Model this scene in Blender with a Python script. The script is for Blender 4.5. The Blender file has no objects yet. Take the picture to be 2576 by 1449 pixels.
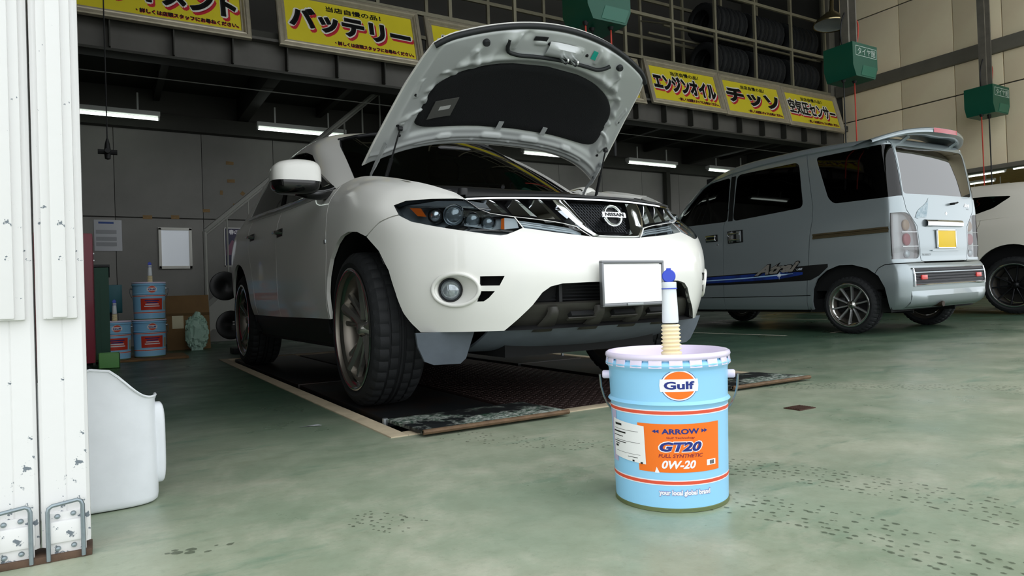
import bpy, bmesh, math, random
import numpy as np
from mathutils import Vector, Matrix
from mathutils.bvhtree import BVHTree
random.seed(7)
sc = bpy.context.scene
C = sc.collection

# ------------------------------------------------------------------ camera
CAMH = 0.52
YAW, PITCH, ROLL = 0.5401, 0.0089, -0.03329
fwd = Vector((math.sin(YAW)*math.cos(PITCH), math.cos(YAW)*math.cos(PITCH), math.sin(PITCH)))
rgt = Vector((math.cos(YAW), -math.sin(YAW), 0))
upv = rgt.cross(fwd)
r2 = rgt*math.cos(ROLL) + upv*math.sin(ROLL)
u2 = -rgt*math.sin(ROLL) + upv*math.cos(ROLL)
cam = bpy.data.cameras.new('camera')
camo = bpy.data.objects.new('camera', cam); C.objects.link(camo)
M3 = Matrix((r2, u2, -fwd)).transposed()
camo.matrix_world = Matrix.Translation((0, 0, CAMH)) @ M3.to_4x4()
cam.sensor_width = 36.0
cam.lens = 1712.4/2576*36.0
cam.clip_start = 0.02; cam.clip_end = 200
sc.camera = camo
sc.view_settings.view_transform = 'Standard'
sc.view_settings.look = 'None'
sc.view_settings.gamma = 1.0
sc.view_settings.use_curve_mapping = False
sc.view_settings.exposure = 0.0

# ------------------------------------------------------------------ overcast sky outside the open bay
wd = bpy.data.worlds.new('overcast_sky'); sc.world = wd
wd.use_nodes = True
wn = wd.node_tree.nodes; wl = wd.node_tree.links
bg = wn['Background']
bg.inputs[0].default_value = (0.93, 0.97, 1.0, 1)
bg.inputs[1].default_value = 2.0

# ------------------------------------------------------------------ helpers
def lin(c):
    if isinstance(c, str):
        c = c.lstrip('#'); c = [int(c[i:i+2], 16)/255 for i in (0, 2, 4)]
    return tuple(((x/12.92) if x <= .04045 else ((x+.055)/1.055)**2.4) for x in c)

MATS = {}
def mat(name, col, rough=.5, metal=0., coat=0., spec=.5, var=0., vscale=6., bump=0., bscale=60., emit=None, estr=0., alpha=1., trans=0., ior=1.45, col2=None, contrast=None):
    if name in MATS: return MATS[name]
    m = bpy.data.materials.new(name); MATS[name] = m
    m.use_nodes = True
    nt = m.node_tree; b = nt.nodes['Principled BSDF']; L = nt.links
    c = (*lin(col), 1)
    b.inputs['Base Color'].default_value = c
    b.inputs['Roughness'].default_value = rough
    b.inputs['Metallic'].default_value = metal
    b.inputs['Coat Weight'].default_value = coat
    b.inputs['Coat Roughness'].default_value = .04
    b.inputs['Specular IOR Level'].default_value = spec
    b.inputs['IOR'].default_value = ior
    b.inputs['Alpha'].default_value = alpha
    b.inputs['Transmission Weight'].default_value = trans
    if emit:
        b.inputs['Emission Color'].default_value = (*lin(emit), 1); b.inputs['Emission Strength'].default_value = estr
    if var or col2 or bump:
        tc = nt.nodes.new('ShaderNodeTexCoord')
    if var or col2:
        n = nt.nodes.new('ShaderNodeTexNoise'); n.inputs['Scale'].default_value = vscale; n.inputs['Detail'].default_value = 5
        n.inputs['Roughness'].default_value = .6
        L.new(tc.outputs['Object'], n.inputs['Vector'])
        r = nt.nodes.new('ShaderNodeValToRGB')
        lo, hi = contrast or (.3, .7)
        r.color_ramp.elements[0].position = lo; r.color_ramp.elements[1].position = hi
        if col2:
            r.color_ramp.elements[0].color = c; r.color_ramp.elements[1].color = (*lin(col2), 1)
        else:
            r.color_ramp.elements[0].color = (*[x*(1-var) for x in c[:3]], 1); r.color_ramp.elements[1].color = (*[min(1, x*(1+var)) for x in c[:3]], 1)
        L.new(n.outputs['Fac'], r.inputs['Fac']); L.new(r.outputs['Color'], b.inputs['Base Color'])
    if bump:
        n2 = nt.nodes.new('ShaderNodeTexNoise'); n2.inputs['Scale'].default_value = bscale; n2.inputs['Detail'].default_value = 3
        L.new(tc.outputs['Object'], n2.inputs['Vector'])
        bp = nt.nodes.new('ShaderNodeBump'); bp.inputs['Strength'].default_value = bump; bp.inputs['Distance'].default_value = .01
        L.new(n2.outputs['Fac'], bp.inputs['Height']); L.new(bp.outputs['Normal'], b.inputs['Normal'])
    return m

def glassy(name, col, fac=.85, rough=.02, tint=True):
    """thin tinted pane: mostly see-through, with a clear reflection"""
    if name in MATS: return MATS[name]
    m = bpy.data.materials.new(name); MATS[name] = m; m.use_nodes = True
    nt = m.node_tree; L = nt.links
    nt.nodes.remove(nt.nodes['Principled BSDF']); out = nt.nodes['Material Output']
    t = nt.nodes.new('ShaderNodeBsdfTransparent'); t.inputs[0].default_value = (*lin(col), 1)
    g = nt.nodes.new('ShaderNodeBsdfGlossy'); g.inputs['Roughness'].default_value = rough
    fr = nt.nodes.new('ShaderNodeFresnel'); fr.inputs[0].default_value = 1.55
    mx = nt.nodes.new('ShaderNodeMixShader')
    L.new(fr.outputs[0], mx.inputs[0]); L.new(t.outputs[0], mx.inputs[1]); L.new(g.outputs[0], mx.inputs[2])
    L.new(mx.outputs[0], out.inputs[0])
    return m

def link(name, me, m=None, parent=None, ang=35):
    o = bpy.data.objects.new(name, me); C.objects.link(o)
    if m is not None and len(me.materials) == 0: me.materials.append(m)
    if parent is not None: o.parent = parent
    if ang and hasattr(me, 'set_sharp_from_angle') and len(me.polygons):
        me.polygons.foreach_set('use_smooth', [True]*len(me.polygons))
        me.set_sharp_from_angle(angle=math.radians(ang))
    return o

def rm(axis, deg): return Matrix.Rotation(math.radians(deg), 3, axis)

class MB:
    """collects shapes into one mesh"""
    def __init__(s): s.v = []; s.f = []
    def add(s, vs, fs):
        n = len(s.v); s.v += [tuple(p) for p in vs]; s.f += [tuple(i+n for i in f) for f in fs]; return s
    def box(s, c, d, rot=None, bev=0.):
        x, y, z = d[0]/2, d[1]/2, d[2]/2
        if bev:
            b = min(bev, x*.98, y*.98, z*.98); bm = bmesh.new(); bmesh.ops.create_cube(bm, size=1)
            for q in bm.verts: q.co = Vector((q.co.x*2*x, q.co.y*2*y, q.co.z*2*z))
            bmesh.ops.bevel(bm, geom=bm.edges[:], offset=b, segments=2, affect='EDGES', profile=.6)
            vs = [q.co.copy() for q in bm.verts]; bm.verts.index_update(); fs = [[q.index for q in f.verts] for f in bm.faces]; bm.free()
        else:
            vs = [Vector((sx*x, sy*y, sz*z)) for sx in (-1, 1) for sy in (-1, 1) for sz in (-1, 1)]
            fs = [(0, 1, 3, 2), (4, 6, 7, 5), (0, 4, 5, 1), (2, 3, 7, 6), (0, 2, 6, 4), (1, 5, 7, 3)]
        if rot is not None: vs = [rot @ q for q in vs]
        return s.add([q+Vector(c) for q in vs], fs)
    def b2(s, lo, hi, bev=0.):
        return s.box([(a+b)/2 for a, b in zip(lo, hi)], [abs(b-a) for a, b in zip(lo, hi)], None, bev)
    def tube(s, pts, r, n=8, caps=True, closed=False):
        pts = [Vector(p) for p in pts]; m = len(pts); rs = r if isinstance(r, (list, tuple)) else [r]*m
        up = None; vs = []
        for i, p in enumerate(pts):
            if closed: t = (pts[(i+1) % m]-pts[i-1])
            else: t = (pts[min(i+1, m-1)]-pts[max(i-1, 0)])
            t.normalize()
            if up is None: up = Vector((0, 0, 1)) if abs(t.z) < .9 else Vector((1, 0, 0))
            sd = t.cross(up); sd.normalize(); up = sd.cross(t); up.normalize()
            for k in range(n):
                a = 2*math.pi*k/n; vs.append(p+(sd*math.cos(a)+up*math.sin(a))*rs[i])
        fs = []
        for i in range(m if closed else m-1):
            j = (i+1) % m
            for k in range(n): fs.append((i*n+k, i*n+(k+1) % n, j*n+(k+1) % n, j*n+k))
        if caps and not closed: fs += [tuple(range(n))[::-1], tuple((m-1)*n+k for k in range(n))]
        return s.add(vs, fs)
    def lathe(s, prof, n=32, axis='z', c=(0, 0, 0), closed=False, a0=0., a1=2*math.pi):
        full = abs(a1-a0-2*math.pi) < 1e-6; m = n if full else n+1; vs = []
        for k in range(m):
            a = a0+(a1-a0)*k/n; ca, sa = math.cos(a), math.sin(a)
            for r, h in prof:
                p = (r*ca, r*sa, h) if axis == 'z' else ((h, r*ca, r*sa) if axis == 'x' else (r*ca, h, r*sa))
                vs.append((p[0]+c[0], p[1]+c[1], p[2]+c[2]))
        q = len(prof); fs = []
        for k in range(n):
            j = (k+1) % m
            for i in range(q if closed else q-1):
                i2 = (i+1) % q; fs.append((k*q+i, j*q+i, j*q+i2, k*q+i2))
        return s.add(vs, fs)
    def prism(s, poly, h0, h1, f):
        """poly (a,b) pairs; f(a,b,h) -> point"""
        n = len(poly); vs = [f(a, b, h0) for a, b in poly]+[f(a, b, h1) for a, b in poly]
        fs = [tuple(range(n))[::-1], tuple(range(n, 2*n))]+[(i, (i+1) % n, n+(i+1) % n, n+i) for i in range(n)]
        return s.add(vs, fs)
    def grid(s, P, flip=False, wrap=False):
        R, K = P.shape[:2]; vs = P.reshape(-1, 3).tolist(); fs = []
        for i in range(R-1):
            for j in range(K if wrap else K-1):
                j2 = (j+1) % K; q = (i*K+j, i*K+j2, (i+1)*K+j2, (i+1)*K+j); fs.append(q[::-1] if flip else q)
        return s.add(vs, fs)
    def mesh(s, name='m', clean=False):
        me = bpy.data.meshes.new(name); me.from_pydata(s.v, [], s.f)
        if clean:
            bm = bmesh.new(); bm.from_mesh(me); bmesh.ops.remove_doubles(bm, verts=bm.verts, dist=1e-5); bmesh.ops.recalc_face_normals(bm, faces=bm.faces); bm.to_mesh(me); bm.free()
        me.update(); return me
    def build(s, name, m, parent=None, ang=35, clean=True, at=None):
        o = link(name, s.mesh(name, clean), m, parent, ang)
        if at is not None: o.location = at
        return o

def empty(name, loc=(0, 0, 0), rz=0., parent=None):
    o = bpy.data.objects.new(name, None); C.objects.link(o); o.location = loc; o.rotation_euler = (0, 0, rz); o.empty_display_size = .1
    if parent: o.parent = parent
    return o
def tag(o, label, cat, group=None):
    o['label'] = label; o['category'] = cat
    if group: o['group'] = group
    return o
def thing(name, label, cat, loc=(0, 0, 0), rz=0., group=None): return tag(empty(name, loc, rz), label, cat, group)
def struct(o): o['kind'] = 'structure'; return o
def kids(o): return [c for c in bpy.data.objects if c.parent == o]
def copy_tree(o, parent=None):
    c = o.copy(); C.objects.link(c); c.parent = parent
    for ch in list(o.children): copy_tree(ch, c)
    return c

def hermite(K, V, x):
    """nonuniform cubic through values V (n,...) at knots K, sampled at x"""
    K = np.asarray(K, float); V = np.asarray(V, float); n = len(K); T = np.zeros_like(V)
    for i in range(n):
        if i == 0: T[i] = (V[1]-V[0])/(K[1]-K[0])
        elif i == n-1: T[i] = (V[-1]-V[-2])/(K[-1]-K[-2])
        else:
            h0, h1 = K[i]-K[i-1], K[i+1]-K[i]; d0 = (V[i]-V[i-1])/h0; d1 = (V[i+1]-V[i])/h1; T[i] = (d0*h1+d1*h0)/(h0+h1)
    idx = np.clip(np.searchsorted(K, x, 'right')-1, 0, n-2); h = K[idx+1]-K[idx]; t = (x-K[idx])/h
    sh = (-1,)+(1,)*(V.ndim-1); t = t.reshape(sh); h = h.reshape(sh)
    t2, t3 = t*t, t*t*t
    return (2*t3-3*t2+1)*V[idx]+(t3-2*t2+t)*h*T[idx]+(-2*t3+3*t2)*V[idx+1]+(t3-t2)*h*T[idx+1]
def tensor(P, nu, nv):
    """P (R,K,3) control net -> (nv,nu,3) smooth surface through it"""
    P = np.asarray(P, float)
    ku = np.concatenate([[0], np.cumsum(np.linalg.norm(np.diff(P, axis=1), axis=2).mean(0))])
    kv = np.concatenate([[0], np.cumsum(np.linalg.norm(np.diff(P, axis=0), axis=2).mean(1))])
    A = hermite(kv, P, np.linspace(0, kv[-1], nv))
    return hermite(ku, A.transpose(1, 0, 2), np.linspace(0, ku[-1], nu)).transpose(1, 0, 2)
def curve(pts, n):
    P = np.asarray(pts, float); k = np.concatenate([[0], np.cumsum(np.linalg.norm(np.diff(P, axis=0), axis=1))])
    return hermite(k, P, np.linspace(0, k[-1], n))
def normals(S):
    du = np.gradient(S, axis=1); dv = np.gradient(S, axis=0); n = np.cross(du, dv)
    return n/np.maximum(np.linalg.norm(n, axis=2, keepdims=True), 1e-9)
def shell(S, t, out=None, off=0.):
    """closed solid skin of thickness t grown inward from grid S; out = a point inside to orient by"""
    N = normals(S); c = S.reshape(-1, 3).mean(0) if out is None else np.array(out)
    if (N*(S-c)).sum() < 0: N = -N
    A = S+N*off; B = A-N*t; R, K = S.shape[:2]; m = MB(); m.v = [tuple(p) for p in A.reshape(-1, 3)]+[tuple(p) for p in B.reshape(-1, 3)]
    o = R*K; g = lambda i, j: i*K+j
    for i in range(R-1):
        for j in range(K-1):
            m.f.append((g(i, j), g(i, j+1), g(i+1, j+1), g(i+1, j))); m.f.append((o+g(i, j), o+g(i+1, j), o+g(i+1, j+1), o+g(i, j+1)))
    for j in range(K-1):
        m.f.append((g(0, j), o+g(0, j), o+g(0, j+1), g(0, j+1))); m.f.append((g(R-1, j), g(R-1, j+1), o+g(R-1, j+1), o+g(R-1, j)))
    for i in range(R-1):
        m.f.append((g(i, 0), g(i+1, 0), o+g(i+1, 0), o+g(i, 0))); m.f.append((g(i, K-1), o+g(i, K-1), o+g(i+1, K-1), g(i+1, K-1)))
    return m
def tmp(mb, name='tmp'):
    me = mb.mesh(name, True); o = bpy.data.objects.new(name, me); C.objects.link(o); return o
def boolean(o, cutters, op='DIFFERENCE', keep=False):
    for c in cutters:
        md = o.modifiers.new('b', 'BOOLEAN'); md.operation = op; md.object = c; md.solver = 'EXACT'
    dg = bpy.context.evaluated_depsgraph_get(); dg.update()
    me = bpy.data.meshes.new_from_object(o.evaluated_get(dg)); o.modifiers.clear(); o.data = me
    if not keep:
        for c in cutters: bpy.data.objects.remove(c)
    return me
def boolmesh(mb, cutters, op='DIFFERENCE', keep=False):
    o = tmp(mb) if isinstance(mb, MB) else mb
    me = boolean(o, cutters, op, keep); bpy.data.objects.remove(o); return me
def islands(me):
    """split a mesh into its loose pieces -> list of (mesh, centroid, size)"""
    n = len(me.vertices); par = np.arange(n); co = np.empty(n*3); me.vertices.foreach_get('co', co); co = co.reshape(-1, 3)
    e = np.empty(len(me.edges)*2, int); me.edges.foreach_get('vertices', e); e = e.reshape(-1, 2)
    while True:
        lo = np.minimum(par[e[:, 0]], par[e[:, 1]]); p2 = par.copy(); np.minimum.at(p2, e[:, 0], lo); np.minimum.at(p2, e[:, 1], lo); p2 = p2[p2]
        if (p2 == par).all(): break
        par = p2
    out = []
    fs = [tuple(p.vertices) for p in me.polygons]; lab = {}
    for f in fs: lab.setdefault(par[f[0]], []).append(f)
    for k, ff in lab.items():
        ids = sorted({i for f in ff for i in f}); mp = {i: j for j, i in enumerate(ids)}
        if len(ff) < 6: continue
        m2 = bpy.data.meshes.new('piece'); m2.from_pydata([tuple(co[i]) for i in ids], [], [tuple(mp[i] for i in f) for f in ff]); m2.update()
        q = co[ids]; out.append((m2, q.mean(0), q.max(0)-q.min(0)))
    return sorted(out, key=lambda a: -np.prod(a[2]+.01))
def wall_cutter(pts, th, f, h0, h1):
    """thin wall following polyline pts (a,b); used to cut a panel gap"""
    P = np.array(pts, float); n = len(P); t = np.gradient(P, axis=0); t /= np.linalg.norm(t, axis=1, keepdims=True); nr = np.stack([-t[:, 1], t[:, 0]], 1)*th/2
    poly = np.concatenate([P+nr, (P-nr)[::-1]]); m = MB(); k = n
    vs = [f(a, b, h) for h in (h0, h1) for a, b in poly]; N = 2*k
    fs = []
    for i in range(k-1):
        a, b, c, d = i, i+1, N-2-i, N-1-i
        fs += [(a, b, c, d)[::-1], (N+a, N+b, N+c, N+d)]
    fs += [(i, (i+1) % N, N+(i+1) % N, N+i) for i in range(N)]
    return tmp(m.add(vs, fs))

def text_mesh(body, size=1., bold=0., shear=0., xs=1., space=1., extrude=0.):
    """lettering as a mesh in the XY plane, centred"""
    cu = bpy.data.curves.new('letters', 'FONT'); cu.body = body; cu.size = size; cu.offset = bold; cu.shear = shear; cu.space_character = space
    cu.align_x = 'CENTER'; cu.align_y = 'CENTER'; cu.extrude = extrude; cu.resolution_u = 3
    o = bpy.data.objects.new('letters', cu); C.objects.link(o); dg = bpy.context.evaluated_depsgraph_get(); dg.update()
    me = bpy.data.meshes.new_from_object(o.evaluated_get(dg)); bpy.data.objects.remove(o); bpy.data.curves.remove(cu)
    co = np.empty(len(me.vertices)*3); me.vertices.foreach_get('co', co); co = co.reshape(-1, 3)
    if len(co):
        co[:, 0] *= xs; mid = (co.max(0)+co.min(0))/2; co[:, :2] -= mid[:2]
    me.vertices.foreach_set('co', co.ravel()); me.update(); me.materials.clear(); return me
def text_w(me):
    co = np.array([v.co[:] for v in me.vertices]); return co.max(0)-co.min(0)
def text_obj(name, body, m, parent, loc, rot, size, width=None, **kw):
    me = text_mesh(body, size, **kw)
    if width:
        w = text_w(me)[0]; 
        for v in me.vertices: v.co.x *= width/w
    o = link(name, me, m, parent, 0); o.matrix_basis = Matrix.Translation(loc) @ rot.to_4x4(); return o

# ------------------------------------------------------------------ building shell
YM, YB, XW = 7.8, 10.2, 12.3          # mezzanine edge, back wall, right-hand wall
KM = YM/7.0
def mz(z): return .52+(z-.52)*KM
def floor_z(x): return 0. if x < 3.4 else .0125*(x-3.4)
def nodes(m): return m.node_tree.nodes, m.node_tree.links
def floor_material():
    m = mat('green_epoxy_floor', '#5d7263', .34)
    N, L = nodes(m); b = N['Principled BSDF']; tc = N.new('ShaderNodeTexCoord')
    def noise(scale, det=6, rough=.6, sx=1., sy=1.):
        mp = N.new('ShaderNodeMapping'); mp.inputs['Scale'].default_value = (sx, sy, 1); L.new(tc.outputs['Object'], mp.inputs[0])
        n = N.new('ShaderNodeTexNoise'); n.inputs['Scale'].default_value = scale; n.inputs['Detail'].default_value = det; n.inputs['Roughness'].default_value = rough; L.new(mp.outputs[0], n.inputs['Vector']); return n
    def ramp(n, p0, p1, c0, c1):
        r = N.new('ShaderNodeValToRGB'); r.color_ramp.elements[0].position = p0; r.color_ramp.elements[1].position = p1
        r.color_ramp.elements[0].color = c0; r.color_ramp.elements[1].color = c1; L.new(n.outputs['Fac'], r.inputs[0]); return r
    def mix(a, bb, fac, mode='MIX'):
        x = N.new('ShaderNodeMix'); x.data_type = 'RGBA'; x.blend_type = mode
        if isinstance(fac, float): x.inputs[0].default_value = fac
        else: L.new(fac, x.inputs[0])
        for i, v in ((6, a), (7, bb)):
            if isinstance(v, tuple): x.inputs[i].default_value = v
            else: L.new(v, x.inputs[i])
        return x.outputs[2]
    c = lambda h: (*lin(h), 1)
    base = ramp(noise(1.1, 7, .65), .35, .68, c('#8fa088'), c('#b3b7a2')).outputs[0]
    worn = ramp(noise(2.7, 9, .72), .50, .72, (0, 0, 0, 1), (1, 1, 1, 1)).outputs[0]
    col = mix(base, c('#bfbfac'), worn)
    grn = ramp(noise(3.4, 8, .7, .5, 1.6), .56, .70, (0, 0, 0, 1), (1, 1, 1, 1)).outputs[0]
    col = mix(col, c('#7b957f'), grn)
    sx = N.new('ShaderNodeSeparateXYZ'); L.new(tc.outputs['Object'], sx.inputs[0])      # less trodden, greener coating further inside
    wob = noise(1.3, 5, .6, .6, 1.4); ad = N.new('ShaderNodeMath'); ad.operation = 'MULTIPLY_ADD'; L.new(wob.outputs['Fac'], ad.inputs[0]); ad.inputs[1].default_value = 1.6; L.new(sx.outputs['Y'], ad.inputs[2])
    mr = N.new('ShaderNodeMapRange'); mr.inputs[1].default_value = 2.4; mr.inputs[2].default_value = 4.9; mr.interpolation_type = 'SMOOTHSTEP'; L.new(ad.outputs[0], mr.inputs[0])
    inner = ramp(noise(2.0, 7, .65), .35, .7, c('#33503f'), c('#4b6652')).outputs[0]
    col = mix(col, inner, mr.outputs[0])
    grit = ramp(noise(42, 5, .75), .55, .75, (1, 1, 1, 1), (.62, .62, .6, 1)).outputs[0]
    col = mix(col, grit, .55, 'MULTIPLY')
    mott = ramp(noise(11, 8, .75), .38, .66, (.80, .80, .77, 1), (1, 1, 1, 1)).outputs[0]; col = mix(col, mott, .8, 'MULTIPLY')
    smear = ramp(noise(3.0, 6, .7, .35, 2.2), .58, .74, (1, 1, 1, 1), (.80, .79, .74, 1)).outputs[0]; col = mix(col, smear, .7, 'MULTIPLY')
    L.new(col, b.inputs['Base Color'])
    rr = ramp(noise(2.2, 6, .6), .3, .75, (.24, .24, .24, 1), (.52, .52, .52, 1)); L.new(rr.outputs[0], b.inputs['Roughness'])
    nb = noise(26, 4, .6); bp = N.new('ShaderNodeBump'); bp.inputs['Strength'].default_value = .06; bp.inputs['Distance'].default_value = .01; L.new(nb.outputs['Fac'], bp.inputs['Height']); L.new(bp.outputs[0], b.inputs['Normal'])
    return m
def shell_room():
    fm = floor_material()
    gx = [-6, .97, 3.24, 3.4, 40]; gy = [-1.2, 2.48, 6.78, 14]; q = MB()       # floor with the lift pit left open
    q.v = [(x, y, floor_z(x)) for y in gy for x in gx]
    q.f = [(j*5+i, j*5+i+1, j*5+i+6, j*5+i+5) for j in range(3) for i in range(4) if not (i == 1 and j == 1)]
    struct(q.build('floor', fm, ang=0))
    struct(MB().b2((-30, -40, -.12), (50, -1.2, -.02)).build('ground', mat('pale_forecourt', '#a9a9a4', .85, var=.15, vscale=1.5)))
    PAN = mat('white_wall_panel', '#ffeccb', .75, var=.06, vscale=1.2); PANB = mat('grey_wall_panel', '#868480', .8, var=.10, vscale=1.4); JO = mat('panel_joint', '#4b4a46', .9)
    STEEL = mat('olive_steel', '#6f6c62', .6, var=.1, vscale=5)
    # back wall with its slabs
    wb = struct(MB().b2((-3, YB+.03, 0), (XW+.3, YB+.2, 7)).build('wall_back', JO))
    xs = [-2.95, -1.9, -.88, .15, 1.20, 2.15, 3.2, 4.2, 5.2, 6.2, 7.2, 8.2, 9.2, 10.2, 11.2, XW+.25]
    slab = {}
    for i in range(len(xs)-1):
        for z0, z1 in ((0, 1.685), (1.70, 3.02)):
            w = xs[i+1]-xs[i]-.006; MB().box((0, 0, (z1-z0)/2), (w, .03, z1-z0), None, .004).build('panel', PANB, wb).location = ((xs[i]+xs[i+1])/2, YB+.017, z0)
    # right-hand wall: slabs above an open passage
    wr = struct(MB().b2((XW+.03, 1.6, 2.31), (XW+.2, YB+.2, 7)).build('wall_right', JO))
    ys = [1.62, 2.5, 3.4, 4.27, 5.16, 5.88, 6.77, 7.9]
    for i in range(len(ys)-1):
        for z0, z1 in ((2.32, 3.58), (3.595, 4.10), (4.32, 5.45), (5.465, 6.6)):
            w = ys[i+1]-ys[i]-.012; MB().box((0, 0, 0), (.03, w, z1-z0-.006), None, .004).build('panel', PAN, wr).location = (XW+.015, (ys[i]+ys[i+1])/2, (z0+z1)/2)
    MB().b2((XW-.06, 1.6, 4.10), (XW+.03, 8.0, 4.32), .006).build('girt', STEEL, wr); MB().b2((XW-.04, 1.6, 2.26), (XW+.16, YB, 2.33), .004).build('lintel', STEEL, wr)
    cl = MB().b2((XW-.16, 8.02, 0.1), (XW+.02, 8.2, 7), .006).build('column', STEEL, wr)
    # hall beyond the passage
    HALL = mat('hall_beige', '#b59a5f', .8, var=.1)
    struct(MB().b2((XW+.2, 2.5, 3.75), (38, 14, 3.9)).build('ceiling', HALL)); struct(MB().b2((37.5, -1, 0), (38, 14, 3.9)).build('wall_far', HALL)); struct(MB().b2((XW+.2, 13.9, 0), (38, 14.1, 3.9)).build('wall_hall', HALL))
    # left wall, facade and roof
    struct(MB().b2((-2.2, 1.9, 0), (-2.0, YB+.2, 7)).build('wall_left', mat('left_wall_dark', '#55544f', .8)))
    struct(MB().b2((-6, 1.86, 0), (-.36, 2.0, 7)).build('wall_front', mat('facade_white', '#dcdad3', .7)))
    struct(MB().b2((-6, 1.5, 3.3), (XW+6, 1.7, 4.0)).build('wall_header', mat('facade_white', '#dcdad3', .7)))
    cw = struct(MB().b2((-6, 1.55, 6.7), (XW+6, 1.65, 7)).build('added_clerestory', mat('facade_white', '#dcdad3', .7)))   # unseen clerestory gap, added to let sky light reach signs and right wall
    for i in range(9): MB().b2((-2.2+i*1.85, 1.56, 4.0), (-2.12+i*1.85, 1.64, 6.7)).build('mullion', STEEL, cw)
    struct(MB().b2((-2.2, 1.5, 6.8), (XW+.3, YB+.3, 7.0)).build('ceiling', mat('roof_deck', '#55544e', .8)))
shell_room()

def mezzanine():
    """deck on a steel edge beam with stiffeners, joists under it"""
    ST = mat('grey_steel', '#55534e', .6, var=.12, vscale=4); STD = mat('dark_olive_steel', '#34342e', .65, var=.1, vscale=4)
    M = struct(empty('trim_mezzanine'))
    MB().b2((-2, YM, mz(3.12)), (XW, YB+.03, mz(3.12)+.10)).build('deck', mat('deck_underside', '#3a3a34', .8), M)
    MB().b2((-2, YM+.04, mz(2.83)), (XW-.1, YM+.055, mz(3.12))).build('beam_web', ST, M)
    MB().b2((-2, YM-.08, mz(2.79)), (XW-.1, YM+.16, mz(2.79)+.028), .004).build('beam_flange', STD, M); MB().b2((-2, YM-.06, mz(3.12)-.02), (XW-.1, YM+.16, mz(3.12)+.012), .004).build('beam_top_flange', ST, M)
    st = MB().b2((-.006, -.075, 0), (.006, .042, mz(3.12)-mz(2.83)-.02)).mesh('stiffener', True)
    for i in range(24):
        x = -1.6+i*.57
        if x < XW-.2: link('stiffener', st, STD, M).location = (x, YM, mz(2.83))
    j = MB().b2((-.04, 0, 0), (.04, YB-YM-.1, .16), .004).mesh('joist', True); jb = MB().b2((-.07, 0, 0), (.07, YB-YM-.1, .34), .004).mesh('joist', True)
    for i in range(13):
        x = -1.5+i*1.08; big = i in (3, 7, 11); o = link('joist', jb if big else j, STD, M); o.location = (x, YM+.08, mz(3.12)-(.34 if big else .16))
    MB().b2((-2, YB-.14, 2.86), (XW-.1, YB, 3.06), .004).build('wall_beam', STD, M)
    MB().tube([(-2, 8.5, 3.06), (XW-.2, 8.5, 3.07)], .006, 6).build('cable', mat('grey_conduit', '#8a8a85', .5), M)
    for x, y0 in ((9.78, YB-.14),):
        MB().b2((x-.05, y0, .05), (x+.05, y0+.1, 2.9)).build('down_pipe', STD, M)
mezzanine()

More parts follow.
